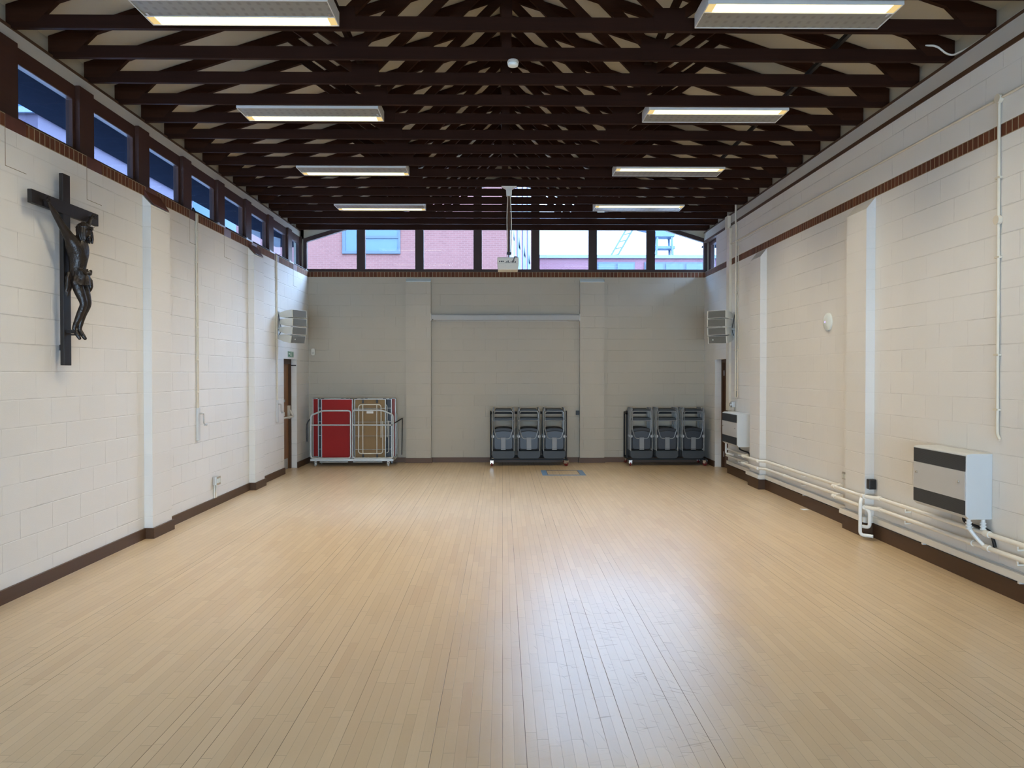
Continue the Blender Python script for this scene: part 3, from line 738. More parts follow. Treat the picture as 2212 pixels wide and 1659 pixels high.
MB().box(XC, XC+.075, 6.845, 6.93, 2.150, 2.180).build('foot_rest', M['cross'], t)
m = MB()
for s_ in (-1, 1): m.tube([P(6.882+s_*.350, .0, 3.238), P(6.882+s_*.350, .056, 3.240)], .006, 8)
m.tube([P(6.888, .02, 2.137), P(6.888, .125, 2.137)], .006, 8); m.build('nail', M['cross'], t)

# ------------------------------------------------------------------ window winders
def winder(lab, yc, ztop, zt, zb):
    t = thing('window_winder', lab, 'window winder', (XL, yc, 0), 0, 'window winding handles on the left wall')
    m = MB(); m.box(0, 0.03, -0.035, 0.035, zb, zt); m.build('gear_box', M['heat'], t, bevel=0.004)
    m = MB(); m.tube([(0.012, -0.022, zt), (0.012, -0.022, ztop)], 0.009); m.tube([(0.012, 0.02, zt), (0.012, 0.02, ztop)], 0.009)
    for k in range(6):
        z = zt + (ztop-zt)*(k+0.5)/6; m.box(0, 0.02, -0.032, 0.03, z-0.012, z+0.012)
    m.build('conduit', M['conduit'], t, smooth=True)
    m = MB(); m.tube(bend([(0.03, 0.01, zt-0.07), (0.06, 0.01, zt-0.07), (0.065, 0.05, zt-0.07), (0.065, 0.06, zt-0.20), (0.065, 0.12, zt-0.22)], 0.015), 0.009); m.tube([(0.065, 0.09, zt-0.22), (0.065, 0.15, zt-0.222)], 0.014)
    m.build('crank_handle', M['steel'], t, smooth=True)
winder('grey window winder with crank handle between the two left pilasters', 9.97, 3.83, 1.355, 0.94)
winder('grey window winder with crank handle beside the left door', 13.46, 3.84, 1.335, 0.95)
m = MB()
t = thing('window_opener', 'black opening rod running along the left window sill', 'window opener', (0, 0, 0))
m.tube([(-3.935, 9.95, 3.872), (-3.935, 15.5, 3.872)], 0.009); m.tube(bend([(-3.935, 9.95, 3.872), (-3.92, 9.93, 3.90), (-3.888, 9.93, 3.84)], 0.03), 0.008)
m.build('rod', M['black'], t, smooth=True)
for k in range(3, 8):
    yy = 7.25+1.2*k
    m = MB(); m.box(-3.97, -3.90, yy-0.12, yy+0.18, 3.840, 3.862); m.box(-4.03, -3.93, yy, yy+0.05, 3.86, 3.89); m.build('slider', M['steel'], t)

# ------------------------------------------------------------------ small wall things
def socket_l(yc, z):
    t = thing('wall_socket', 'grey metal surface socket with twin drops on the left wall', 'socket', (XL, yc, z))
    MB().box(0, 0.05, -0.075, 0.075, -0.055, 0.055).build('box', M['steel'], t, bevel=0.006)
    MB().box(0.05, 0.056, -0.075, 0.075, -0.055, 0.055).build('faceplate', M['chrome'], t)
    m = MB(); m.box(0.056, 0.060, -0.055, -0.012, -0.03, 0.03); m.box(0.056, 0.060, 0.015, 0.055, -0.03, 0.03); m.build('socket_outlet', M['signw'], t)
    m = MB(); m.tube([(0.012, -0.03, -0.05), (0.012, -0.03, -z+0.112)], 0.010); m.tube([(0.012, 0.03, -0.05), (0.012, 0.03, -z+0.112)], 0.010); m.build('conduit', M['pipe'], t, smooth=True)
socket_l(10.56, 0.345)
t = thing('exit_sign', 'small green exit sign with white pictograms above the left door', 'sign', (XL, 14.375, 2.145))
MB().box(0, 0.004, -0.19, 0.19, -0.052, 0.052).build('sign_plate', M['green'], t)
m = MB(); e = 0.006
m.ring([(-0.18, -0.046), (0.18, -0.046), (0.18, 0.046), (-0.18, 0.046)], [(-0.172, -0.042), (0.172, -0.042), (0.172, 0.042), (-0.172, 0.042)], 'x', 0.004, e)
m.ring([(0.03, -0.034), (0.09, -0.034), (0.09, 0.034), (0.03, 0.034)], [(0.038, -0.034), (0.082, -0.034), (0.082, 0.028), (0.038, 0.028)], 'x', 0.004, e)
m.lathe([(0.010, 0.004), (0.010, e)], (0, -0.02, 0.022), 'x', 12)
m.prism([(-0.035, 0.012), (0.0, 0.012), (0.012, -0.006), (-0.02, -0.006)], 'x', 0.004, e); m.prism([(-0.02, -0.006), (0.012, -0.006), (0.03, -0.032), (0.016, -0.032), (-0.004, -0.014), (-0.05, -0.030), (-0.055, -0.022)], 'x', 0.004, e)
m.prism([(-0.15, 0.008), (-0.11, 0.034), (-0.11, 0.016), (-0.07, 0.016), (-0.07, 0.0), (-0.11, 0.0), (-0.11, -0.018)], 'x', 0.004, e)
m.build('pictogram', M['signw'], t)
t = thing('motion_sensor', 'small cream motion sensor high in the far left corner', 'sensor', (-3.80, YF, 2.225))
MB().prism(rrect(-0.038, 0.038, -0.07, 0.07, 0.025, 0.03), 'y', -0.05, 0.0).build('sensor_shell', M['plastic'], t, bevel=0.008)
MB().box(-0.022, 0.022, -0.056, -0.048, -0.045, 0.0).build('lens', M['cornice'], t)
t = thing('wall_socket', 'small black outlet box on the far wall beside the right pilaster', 'socket', (1.515, YF, 1.0))
MB().box(-0.035, 0.035, -0.06, 0, -0.045, 0.045).build('box', M['black'], t, bevel=0.005); MB().box(-0.024, 0.024, -0.064, -0.06, -0.03, 0.03).build('faceplate', M['cabl'], t)
t = thing('access_point', 'round white wireless access point with violet light on the right wall', 'access point', (XR, 9.69, 2.44))
MB().lathe([(0.115, 0.0), (0.112, -0.018), (0.095, -0.032), (0.05, -0.040), (0.001, -0.041)], (0,0,0), 'x', 32).build('dome', M['signw'], t, smooth=True)
MB().ball((-0.040, 0.015, 0.0), 0.005, 0.012, 0.012).build('indicator', M['glow'], t)
t = thing('wall_socket', 'silver flat socket low on the right wall beside the near pilaster', 'socket', (XR, 9.20, 0.575))
MB().box(-0.008, 0, -0.065, 0.065, -0.043, 0.043).build('faceplate', M['steel'], t)
m = MB(); m.box(-0.012, -0.008, -0.045, -0.012, -0.026, 0.020); m.box(-0.012, -0.008, 0.012, 0.045, -0.026, 0.020); m.build('socket_outlet', M['signw'], t)
t = thing('wall_socket', 'black rubber outlet box on the near side of the right pilaster', 'socket', (XR, 8.48, 0.585))
MB().box(-0.085, -0.005, -0.07, 0.0, -0.055, 0.055).build('box', M['black'], t, bevel=0.008); MB().box(-0.080, -0.012, -0.076, -0.07, -0.045, 0.045).build('flap', M['cabl'], t, bevel=0.004)
t = thing('isolator_switch', 'grey metal switch box above the far right heater', 'switch', (XR, 13.62, 1.25))
MB().box(-0.06, 0, -0.055, 0.055, -0.05, 0.05).build('box', M['steel'], t, bevel=0.006); MB().lathe([(0.03, -0.085), (0.035, -0.06)], (0,0,0), 'x').build('knob', M['chrome'], t)
MB().tube([(-0.015, 0, -0.05), (-0.015, 0, -0.11)], 0.011).build('conduit', M['conduit'], t)
tag(MB().box(3.945, 4.03, 10.14, 10.25, 0.001, 0.003).build('paper_scrap', M['paper']), 'small white paper scrap on the floor by the right skirting', 'paper')
t = thing('floor_hatch', 'rectangular floor hatch edged with worn blue tape by the chair trolleys', 'floor hatch', (1.09, 14.0, 0.0))
MB().ring([(-0.385, -0.37), (0.385, -0.37), (0.385, 0.37), (-0.385, 0.37)], [(-0.29, -0.27), (0.29, -0.27), (0.29, 0.33), (-0.29, 0.33)], 'z', 0.0005, 0.002).build('tape', M['blue'], t)
MB().ring([(-0.29, -0.27), (0.29, -0.27), (0.29, 0.33), (-0.29, 0.33)], [(-0.282, -0.262), (0.282, -0.262), (0.282, 0.322), (-0.282, 0.322)], 'z', 0.0005, 0.002).build('hatch_edge', M['jamb'], t)

# ------------------------------------------------------------------ loudspeakers
def speaker(lab, sgn, x, y, wallx, deg):
    t = thing('loudspeaker', lab, 'loudspeaker', (x, y, 2.61), 0, 'stacked wall loudspeakers')
    ang = math.radians(deg)*(-sgn)
    for k in range(4):
        zc = 0.205 - 0.137*k; tilt = math.radians(-3 + 4.0*k); back = 0.008*(k-0.8)**2
        Mx = Matrix.Rotation(ang*-1, 4, 'Z') @ Matrix.Translation((0, back, zc)) @ Matrix.Rotation(tilt, 4, 'X')
        m = MB(); m.prism([(-0.15, -0.066), (-0.15, 0.066), (0.02, 0.062), (0.15, 0.034), (0.15, -0.034), (0.02, -0.062)], 'x', -0.175, 0.175).xf(Mx)
        c = m.build('cabinet', M['spk'], t, bevel=0.004)
        MB().box(-0.155, 0.158, -0.156, -0.149, -0.060, 0.060).xf(Mx).build('grille', M['spk_g'], c)
        if k == 3: MB().box(-0.085, -0.070, -0.158, -0.155, -0.01, 0.012).xf(Mx).build('badge', M['signw'], c)
    m = MB(); wx = wallx - x + sgn*0.002
    m.box(wx, wx + sgn*0.012, -0.05, 0.05, -0.06, 0.26); m.tube([(wx+sgn*0.010, 0.0, 0.12), (0, 0.05, 0.12)], 0.016); m.bar((-sgn*0.05, 0.08, -0.22), (-sgn*0.05, 0.08, 0.27), 0.03, 0.012, (0,1,0)); m.box(wx, wx+sgn*0.08, -0.03, 0.03, -0.05, -0.02)
    m.build('wall_bracket', M['steel'], t)
    m = MB(); m.tube(bend([(wx+sgn*0.01, -0.02, 0.22), (wx+sgn*0.03, -0.03, 0.1), (wx+sgn*0.06, -0.02, -0.04), (wx+sgn*0.02, 0, -0.15)], 0.05), 0.006); m.build('cable', M['cabl'], t)
speaker('pale four-box loudspeaker bracketed to the left wall above the exit sign', 1, -3.635, 13.58, XL, 60)
speaker('pale four-box loudspeaker bracketed to the right wall above the far heater', -1, 3.815, 13.62, XR, 38)

# ------------------------------------------------------------------ heaters
def heater(lab, y0, y1, valves):
    t = thing('fan_heater', lab, 'heater', (XR, y0, 0.0), 0, 'grey wall heaters')
    W_ = y1-y0; dX = 0.22; za, zb = 0.578, 1.128
    m = MB(); m.prism([(0, za), (-dX+0.03, za), (-dX, za+0.03), (-dX, zb-0.012), (-dX+0.035, zb), (0, zb)], 'y', 0, W_)
    m.build('casing', M['heat'], t, bevel=0.006)
    MB().box(-dX-0.004, -dX, 0.012, W_-0.008, zb-0.150, zb-0.022).build('upper_grille', M['grille'], t)
    pn = MB().box(-dX-0.005, -dX, 0.012, W_-0.008, za+0.158, zb-0.152).build('front_panel', M['heat_p'], t)
    MB().box(-dX-0.004, -dX, 0.012, W_-0.008, za+0.034, za+0.156).build('lower_grille', M['grille'], t)
    for yy in (0.10, W_-0.07): MB().lathe([(0.011, -0.012), (0.013, -0.004), (0.013, 0.0)], (-dX-0.005, yy, (za+zb)/2+0.03), 'x', 12).build('knob', M['chrome'], pn)
    m = MB(); m.tube(bend([(-0.12, 0.20, za+0.01), (-0.12, 0.20, za-0.05), (-0.07, 0.10, za-0.075), (-0.015, 0.01, za-0.09), (-0.014, -0.04, za-0.16), (-0.012, -0.06, za-0.22)], 0.05), 0.013); m.build('cable', M['cabl'], t, smooth=True)
    if valves:
        m = MB(); m.tube(bend([(-0.155, 0.07, za+0.01), (-0.155, 0.07, za-0.085), (-0.085, 0.02, 0.385), (-0.062, -0.02, 0.352)], 0.03), 0.017); m.tube(bend([(-0.058, 0.03, za+0.01), (-0.058, 0.03, za-0.09), (-0.060, 0.0, 0.466)], 0.03), 0.017)
        for z_ in (za-0.035, za-0.06, za-0.085): m.lathe([(0.022, z_-0.008), (0.026, z_), (0.022, z_+0.008)], (-0.155, 0.07, 0), 'z', 12); m.lathe([(0.022, z_-0.008), (0.026, z_), (0.022, z_+0.008)], (-0.058, 0.03, 0), 'z', 12)
        m.build('valve_pipe', M['valve'], t, smooth=True)
    else:
        m = MB(); m.tube(bend([(-0.17, W_-0.05, za+0.01), (-0.17, W_-0.05, 0.40), (-0.08, W_-0.20, 0.385)], 0.03), 0.016); m.build('valve_pipe', M['valve'], t, smooth=True)
heater('large pale grey wall heater with dark grilles, nearest the camera', 6.415, 7.245, True)
heater('pale grey wall heater beside the far right door', 12.74, 13.60, False)

# ------------------------------------------------------------------ heating pipes and trunking on the right wall
def piperun(lab, z, dz, name='heating_pipe'):
    t = thing(name, lab, 'pipe', (0, 0, 0), 0, 'heating pipes on the right wall')
    w0, w1 = XR-0.062, XR-0.155
    def zz(y): return z - 0.006*(y-6)/2
    pts = [(w0, YB+0.1, zz(YB)), (w0, 8.22, zz(8.2)), (w1, 8.40, zz(8.4)), (w1, 9.14, zz(9.2)), (w0, 9.20, zz(9.2)+dz), (w0, 11.80, zz(11.8)), (w1, 11.92, zz(11.9)), (w1, 12.62, zz(12.6)), (w0, 12.66, zz(12.6)), (w0, 13.88, zz(13.9))]
    MB().tube(bend(pts, 0.05), 0.0205, 12).build('pipe', M['pipe'], t, smooth=True)
    for (a, b_, c), rr in ((pts[1], .026), (pts[3], .026), (pts[4], .026), (pts[2], .026), (pts[6], .026), (pts[7], .026), ((w0, 6.38, zz(6.4)), .028), ((w0, 6.6, zz(6.6)), .028), ((w0, 11.0, zz(11)), .025)):
        MB().tube([(a, b_-0.035, c), (a, b_+0.035, c)], rr, 12).build('collar', M['pipe'], t, smooth=True)
    for y_ in (4.5, 6.0, 7.7, 10.4, 13.2): MB().tube([(w0, y_, zz(y_)-0.018), (w0, y_, zz(y_)-0.05), (XR-0.002, y_, zz(y_)-0.05)], 0.009).build('pipe_clip', M['pipe'], t, smooth=True)
    return t
t = piperun('upper of two cream heating pipes along the right wall', 0.468, 0.0)
m = MB(); m.tube(bend([(XR-0.150, 8.44, 0.452), (XR-0.205, 8.36, 0.40), (XR-0.205, 8.36, 0.05), (XR-0.10, 8.28, 0.045)], 0.04), 0.019, 12); m.build('drain_leg', M['valve'], t, smooth=True)
t = piperun('lower of two cream heating pipes along the right wall', 0.352, 0.0)
m = MB(); m.tube(bend([(XR-0.155, 8.42, 0.345), (XR-0.120, 8.32, 0.31), (XR-0.120, 8.32, 0.135), (XR-0.165, 8.42, 0.13)], 0.04), 0.019, 12); m.build('drain_leg', M['valve'], t, smooth=True)
t = thing('cable_trunking', 'square cream cable trunking above the right skirting', 'trunking', (0, 0, 0))
m = MB()
e_ = XR-0.002
for a, c in ((YB+0.1, 8.4095), (9.0155, 11.9095), (12.5105, 13.95)): m.box(e_-0.043, e_, a, c, 0.172, 0.228)
for y0, y1 in PIL[:2]:
    m.box(XR-0.15, XR-0.104, y0-0.0445, y1-0.0005, 0.172, 0.229); m.box(XR-0.15, e_, y0-0.09, y0-0.045, 0.172, 0.229); m.box(XR-0.15, e_, y1+0.0, y1+0.03, 0.172, 0.229)
m.build('trunking_run', M['white'], t)
for y_ in (4.4, 6.02, 7.42, 10.4): MB().box(XR-0.040, XR-0.002, y_-0.012, y_+0.012, 0.150, 0.175).build('support', M['white'], t)
# conduits
t = thing('cable_conduit', 'thin cream conduit along the right wall with a drop to the near heater', 'conduit', (0, 0, 0))
m = MB(); m.tube([(XR-0.016, YB+0.1, 4.03), (XR-0.016, 6.30, 4.045)], 0.011); m.tube([(XR-0.016, 6.40, 4.046), (XR-0.016, 13.46, 4.096)], 0.011); m.tube([(XR-0.016, 13.54, 4.097), (XR-0.016, 13.81, 4.099)], 0.011)
m.tube(bend([(XR-0.016, 6.345, 4.02), (XR-0.016, 6.335, 1.30), (XR-0.016, 6.30, 1.255)], 0.03), 0.013)
m.build('tube', M['conduit'], t, smooth=True)
for z in (4.045, 3.055): MB().lathe([(0.038, -0.037), (0.038, -0.002)], (XR, 6.345, z), 'x').build('junction_box', M['conduit'], t, smooth=True)
for z in (3.4, 2.75, 1.95, 1.5): MB().box(XR-0.03, XR-0.002, 6.31, 6.375, z-0.008, z+0.008).build('saddle', M['conduit'], t)
t = thing('cable_trunking', 'wide cream vertical trunking beside the right door', 'trunking', (XR, 13.905, 0))
m = MB(); m.box(-0.045, -0.002, -0.085, 0.085, 1.13, 4.40); m.box(-0.075, -0.02, -0.085, 0.085, 4.38, 4.60); m.build('trunking_run', M['conduit'], t)
MB().box(-0.047, -0.044, -0.08, 0.08, 2.6, 2.61).build('joint', M['cornice'], t)
t = thing('cable_conduit', 'cream conduit dropping down the right wall behind the far loudspeaker', 'conduit', (XR, 13.50, 0))
m = MB(); m.tube(bend([(-0.03, 0, 4.75), (-0.03, 0, 4.42), (-0.020, 0, 4.36), (-0.020, 0, 1.38)], 0.05), 0.016); m.tube(bend([(-0.012, 0.06-0.16, 4.0), (-0.012, -0.10, 1.40), (-0.012, -0.03, 1.37)], 0.03), 0.008); m.build('tube', M['conduit'], t, smooth=True)
for z in (4.1, 3.2, 2.2, 1.5): MB().box(-0.04, -0.002, -0.035, 0.035, z-0.01, z+0.01).build('saddle', M['conduit'], t)
m = MB(); m.tube(bend([(3.86, 7.10, 4.79), (3.95, 7.08, 4.785), (4.035, 7.06, 4.70), (4.07, 7.02, 4.672), (4.09, 6.80, 4.652), (4.09, 5.2, 4.652)], 0.08), 0.009)
tag(m.build('cable', M['white'], smooth=True), 'white cable draped over the right truss ends onto the cornice', 'cable')

# ------------------------------------------------------------------ folding tables on their trolley
def table(label, loc, rz, red=True, under='hardboard'):
    top = M['red'] if red is True else red
    t = thing('folding_table', label, 'folding table', loc, rz, 'folding tables on the trolley')
    m = MB(); m.box(-0.292, 0.292, -0.016, -0.002, 0.008, 1.142); m.build('tabletop', top, t)
    MB().box(-0.290, 0.290, -0.002, 0.006, 0.010, 1.140).build('underside_board', M[under], t)
    MB().ring([(-0.303, 0), (0.303, 0), (0.303, 1.15), (-0.303, 1.15)], [(-0.290, 0.012), (0.290, 0.012), (0.290, 1.138), (-0.290, 1.138)], 'y', -0.018, 0.028).build('edge_frame', M['tubeg'], t)
    m = MB()
    for z in (0.165, 0.43, 0.70, 0.965): m.tube([(-0.288, 0.016, z), (0.288, 0.016, z)], 0.005, 6)
    m.build('rail', M['steel'], t)
    for fl, x0, x1 in ((0, -0.215, 0.215), (1, -0.245, 0.225)):
        z0, z1 = (0.09, 0.72) if fl else (0.40, 1.04)
        e = (z0 if fl else z1); o_ = (z1 if fl else z0)
        yq = 0.032 if fl else 0.046
        m = MB(); m.tube(bend([(x0, yq, o_), (x0, yq, e), (x1, yq, e), (x1, yq, o_)], 0.06), 0.010, 8); m.build('leg_frame', M['plastic'], t, smooth=True)
    for x in (-0.135, 0.135):
        MB().tube([(x, 0.058, 0.09), (x, 0.058, 1.03)], 0.010, 8).build('brace', M['plastic'], t)
        for z in (0.045, 1.10): MB().box(x-0.014, x+0.014, 0.006, 0.045, z-0.035, z+0.035).build('latch', M['black'], t)
    m = MB(); m.box(-0.303, -0.25, -0.019, 0.030, 1.146, 1.156); m.box(0.25, 0.303, -0.019, 0.030, 1.146, 1.156); m.build('corner_cap', M['black'], t)
    m = MB(); m.box(0.0-0.06, 0.07, 0.006, 0.010, 0.865, 0.91); m.build('sticker', M['paper'], t)
    return t
TZ = 0.152
table('folded table showing its bright red top at the front of the trolley', (-3.205, 15.10, TZ), 0)
table('folded table showing brown underside and white legs at the trolley front', (-2.565, 15.11, TZ), PI)
table('folded red table half hidden at the left rear of the trolley', (-3.43, 15.36, TZ), 0)
table('folded red table showing past the trolley right end', (-2.41, 15.38, TZ), 0, M['red_lit'])
table('folded table behind the red front one, dark underside outward', (-3.30, 15.24, TZ), PI, M['red_lit'], 'black')
table('folded table behind the brown front one, edge showing right', (-2.465, 15.22, TZ), PI, True, 'black')
t = thing('table_trolley', 'silver tube trolley holding folded red tables in the far left corner', 'trolley', (0, 0, 0))
m = MB(); m.box(-3.70, -2.10, 14.985, 15.03, 0.105, 0.150); m.box(-3.70, -2.10, 15.50, 15.545, 0.105, 0.150)
for x in (-3.70, -2.92, -2.145): m.box(x, x+0.045, 15.0305, 15.4995, 0.108, 0.147)
m.build('base_frame', M['tubeg'], t, bevel=0.006)
m = MB(); m.tube([(-3.52, 15.01, 0.088), (-2.98, 15.01, 0.088)], 0.014); m.tube([(-2.88, 15.01, 0.088), (-2.32, 15.01, 0.088)], 0.014); m.build('under_rail', M['tubeg'], t, smooth=True)
for yy in (15.0, 15.53):
    for sg, xa, xb in ((-1, -3.69, -2.925), (1, -2.885, -2.11)):
        if sg < 0: lp = [(xa, yy, 0.16), (xb, yy, 0.16), (xb, yy, 1.075), (xa+0.22, yy, 1.075), (xa, yy, 0.985)]
        else: lp = [(xa, yy, 0.16), (xb, yy, 0.16), (xb, yy, 1.000), (xb-0.22, yy, 1.085), (xa, yy, 1.085)]
        m = MB(); m.tube(loop(lp, 0.055), 0.016, 10, True); m.tube([(xa+0.01, yy, 0.80), (xb-0.01, yy, 0.80)], 0.014, 10); m.build('side_rail', M['tubeg'], t, smooth=True)
for (x, yy) in ((-3.60, 15.02), (-2.20, 15.02), (-3.60, 15.51), (-2.20, 15.51)):
    c = MB().box(x-0.022, x-0.017, yy-0.03, yy+0.03, 0.04, 0.106).box(x+0.017, x+0.022, yy-0.03, yy+0.03, 0.04, 0.106).box(x-0.022, x+0.022, yy-0.03, yy+0.03, 0.095, 0.106).build('caster', M['chrome'], t)
    MB().lathe([(0.038, -0.014), (0.042, -0.006), (0.042, 0.006), (0.038, 0.014)], (x, yy-0.012, 0.042), 'x', 18).build('wheel', M['greyw'], c, smooth=True)
m = MB(); m.tube(bend([(-3.70, 15.0, 0.92), (-3.76, 14.99, 0.84), (-3.765, 14.99, 0.66), (-3.76, 14.99, 0.48)], 0.06), 0.012, 8); m.build('strap', M['cabl'], t, smooth=True)
m = MB(); m.tube([(-2.13, 14.98, 0.80), (-2.11, 15.05, 0.82), (-1.995, 15.50, 0.90)], 0.012, 8); m.tube(bend([(-1.995, 15.50, 0.90), (-2.0, 15.53, 0.8), (-2.01, 15.54, 0.17)], 0.05), 0.009, 8); m.build('strap', M['cabl'], t, smooth=True)

# ------------------------------------------------------------------ folding chairs on trolleys
ch = thing('folding_chair', 'x', 'folding chair', (0, 0, 0), 0, 'folded chairs hung on the trolleys')
MB().prism(rrect(-0.222, 0.222, 0.0, 0.152, 0.075, 0.008), 'y', -0.022, 0.018).build('backrest', M['chairb'], ch, bevel=0.006)
for sx in (-1, 1):
    MB().tube([(sx*0.209, -0.012, 0.10), (sx*0.209, -0.012, 0.90), (sx*0.200, -0.004, 0.955)], 0.010, 8).build('leg', M['chairf'], ch, smooth=True)
    MB().box(sx*0.178, sx*0.200, -0.03, 0.02, 0.925, 0.985).build('foot', M['chairp'], ch, bevel=0.004)
    MB().lathe([(0.030, -0.014), (0.030, -0.008)], (sx*0.203, 0, 0.432), 'y', 16).build('hinge', M['hinge'], ch)
seatp = [(-0.195, 0.25), (-0.19, 0.20), (-0.15, 0.168), (0.15, 0.168), (0.19, 0.20), (0.195, 0.25), (0.195, 0.50), (0.175, 0.555)] + [(0.175*math.cos(a), 0.55+0.048*math.sin(a)) for a in (0.4, 0.8, 1.2, PI/2, PI-1.2, PI-0.8, PI-0.4)] + [(-0.175, 0.555), (-0.195, 0.50)]
MB().prism([(x*1.045, z) for x, z in seatp], 'y', 0.004, 0.062).build('seat_rim', M['chairk'], ch, bevel=0.006)
seat2 = [(x*0.93, 0.175 + (z-0.168)*0.86) for x, z in seatp]
MB().prism(seat2, 'y', -0.016, 0.006).build('seat', M['chairs'], ch, bevel=0.012)
MB().tube(loop([(-0.182, -0.026, 0.915), (-0.182, -0.026, 0.565), (-0.125, -0.030, 0.388), (0.125, -0.030, 0.388), (0.182, -0.026, 0.565), (0.182, -0.026, 0.915)], 0.05), 0.0085, 8, True).build('front_frame', M['chairf'], ch, smooth=True)
MB().prism(rrect(-0.165, 0.165, 0.915, 0.958, 0.008, 0.03), 'y', -0.020, 0.008).build('top_bar', M['chairb'], ch, bevel=0.004)
MB().tube([(-0.209, -0.020, 0.735), (0.209, -0.020, 0.735)], 0.009, 8).build('crossbar', M['chairf'], ch, smooth=True)
MB().box(-0.20, 0.20, 0.01, 0.026, 0.742, 0.782).build('crossbar', M['chairb'], ch)
MB().box(-0.046, 0.046, -0.042, -0.014, 0.172, 0.412).build('centre_plate', M['chairp'], ch, bevel=0.003)
MB().box(-0.047, 0.047, -0.043, -0.0415, 0.195, 0.199).build('plate_slot', M['chairs'], ch)
first = True
dep = ['front', 'second', 'third', 'fourth', 'rearmost']
for xs, yt, where in (((0.016, 0.512, 1.005), 15.02, 'trolley under the screen'), ((2.70, 3.20, 3.706), 15.04, 'trolley in the right corner')):
    for ci, x in enumerate(xs):
        for k in range(5):
            lab = 'charcoal folded chair, %s in the %s column, on the %s' % (dep[k], ('left', 'middle', 'right')[ci], where)
            loc = (x, yt + 0.105*k + 0.03, 0.142 + 0.004*(k % 2)); rz = 0
            if first: ch.location = loc; ch['label'] = lab; first = False
            else: dup(ch, loc, rz, lab)
def chair_trolley(label, xa, xb, y0):
    t = thing('chair_trolley', label, 'trolley', (0, 0, 0), 0, 'chair trolleys')
    y1 = y0+0.56; m = MB()
    m.box(xa, xb, y0+0.10, y0+0.13, 0.108, 0.134); m.box(xa, xb, y1-0.03, y1, 0.108, 0.134)
    for x in (xa, xb-0.03): m.box(x, x+0.03, y0+0.1305, y1-0.0305, 0.109, 0.133); m.box(x, x+0.03, y0-0.01, y0+0.0995, 0.109, 0.133)
    m.build('base_frame', M['trol'], t)
    for x in (xa, xb-0.025): MB().box(x, x+0.025, y0+0.26, y0+0.31, 0.13, 1.06).build('post', M['trol'], t)
    m = MB(); m.box(xa, xb, y0+0.585, y0+0.61, 0.98, 1.03); m.box(xa, xb, y0+0.585, y0+0.61, 0.12, 0.15)
    for x in (xa, xb-0.025): m.box(x, x+0.025, y0+0.26, y0+0.61, 0.985, 1.025); m.box(x, x+0.025, y0+0.585, y0+0.61, 0.13, 1.03)
    m.build('rail', M['trol'], t)
    for x, yy, a in ((xa+0.04, y0+0.02, 0.0), (xb-0.03, y0+0.02, 0.7), (xa+0.03, y1-0.02, 0.3), (xb-0.03, y1-0.02, -0.4)):
        Mx = Matrix.Translation((x, yy, 0)) @ Matrix.Rotation(a, 4, 'Z')
        f = MB(); f.prism([(-0.034, 0.105), (0.034, 0.105), (0.020, 0.045), (-0.006, 0.045)], 'x', -0.030, -0.024); f.prism([(-0.034, 0.105), (0.034, 0.105), (0.020, 0.045), (-0.006, 0.045)], 'x', 0.024, 0.030); f.box(-0.034, 0.034, -0.04, 0.04, 0.098, 0.112); f.box(-0.02, 0.02, 0.03, 0.075, 0.066, 0.074); f.box(-0.03, 0.03, -0.036, -0.03, 0.05, 0.10)
        c = f.xf(Mx).build('caster', M['chrome'], t)
        MB().lathe([(0.044, -0.016), (0.050, -0.010), (0.050, 0.010), (0.044, 0.016)], (0, 0.008, 0.050), 'x', 18).xf(Mx).build('wheel', M['redwheel'], c, smooth=True)
chair_trolley('black chair trolley with red wheels below the screen, hung with folded chairs', -0.246, 1.266, 15.0)
chair_trolley('black chair trolley with red wheels in the far right corner', 2.440, 3.968, 15.02)

# ------------------------------------------------------------------ outside
struct('ground', MB().box(-90, 90, -60, 140, -0.4, -0.2), M['ground'])
t = thing('office_building', 'tall pale red brick building filling the left gable windows', 'building', (0, 0, 0), 0, 'buildings outside')
MB().prism([(-10.2, 30.0), (0.22, 30.0), (1.75, 42.0), (-10.2, 42.0)], 'z', -0.2, 14).build('brick_wall', M['brick1'], t)
wd = MB().ring([(-6.14, 6.38), (-3.92, 6.38), (-3.92, 8.3), (-6.14, 8.3)], [(-6.02, 6.48), (-4.00, 6.48), (-4.00, 8.2), (-6.02, 8.2)], 'y', 29.94, 30.02).box(-5.50, -5.36, 29.94, 30.02, 6.4, 8.25).box(-5.4, -4.0, 29.95, 30.02, 6.97, 7.06).build('window', M['winblue'], t)
MB().box(-6.02, -4.0, 29.985, 29.995, 6.48, 8.2).build('pane', M['panebl'], wd)
for k in range(5):
    f0 = 0.06 + 0.19*k
    a = Vector((0.22, 30.0, 0)).lerp(Vector((1.75, 42.0, 0)), f0); c = Vector((0.22, 30.0, 0)).lerp(Vector((1.75, 42.0, 0)), f0+0.115)
    nrm = Vector((0.99, -0.127, 0))*0.04
    m = MB(); m.prism([tuple((a+nrm)[:2]), tuple((c+nrm)[:2]), tuple((c-nrm)[:2]), tuple((a-nrm)[:2])], 'z', 3.0, 13.5)
    wd = m.build('window', M['panebl'] if k % 2 else M['winblue'], t)
    e = a + Vector((0.28, 0.3, 0))
    MB().bar((a.x+0.03, a.y+0.8, 8.1), (a.x+0.16, a.y+0.7, 7.2), 0.03, 0.5, (0,1,0)).build('open_sash', M['winblue'], wd)
MB().prism([(0.26, 29.98), (0.42, 31.2), (0.44, 31.18), (0.28, 29.96)], 'z', 3, 13.6).build('downpipe', M['coping'], t)
t = thing('low_building', 'low red brick block with flat roof beyond the right gable windows', 'building', (0, 0, 0), 0, 'buildings outside')
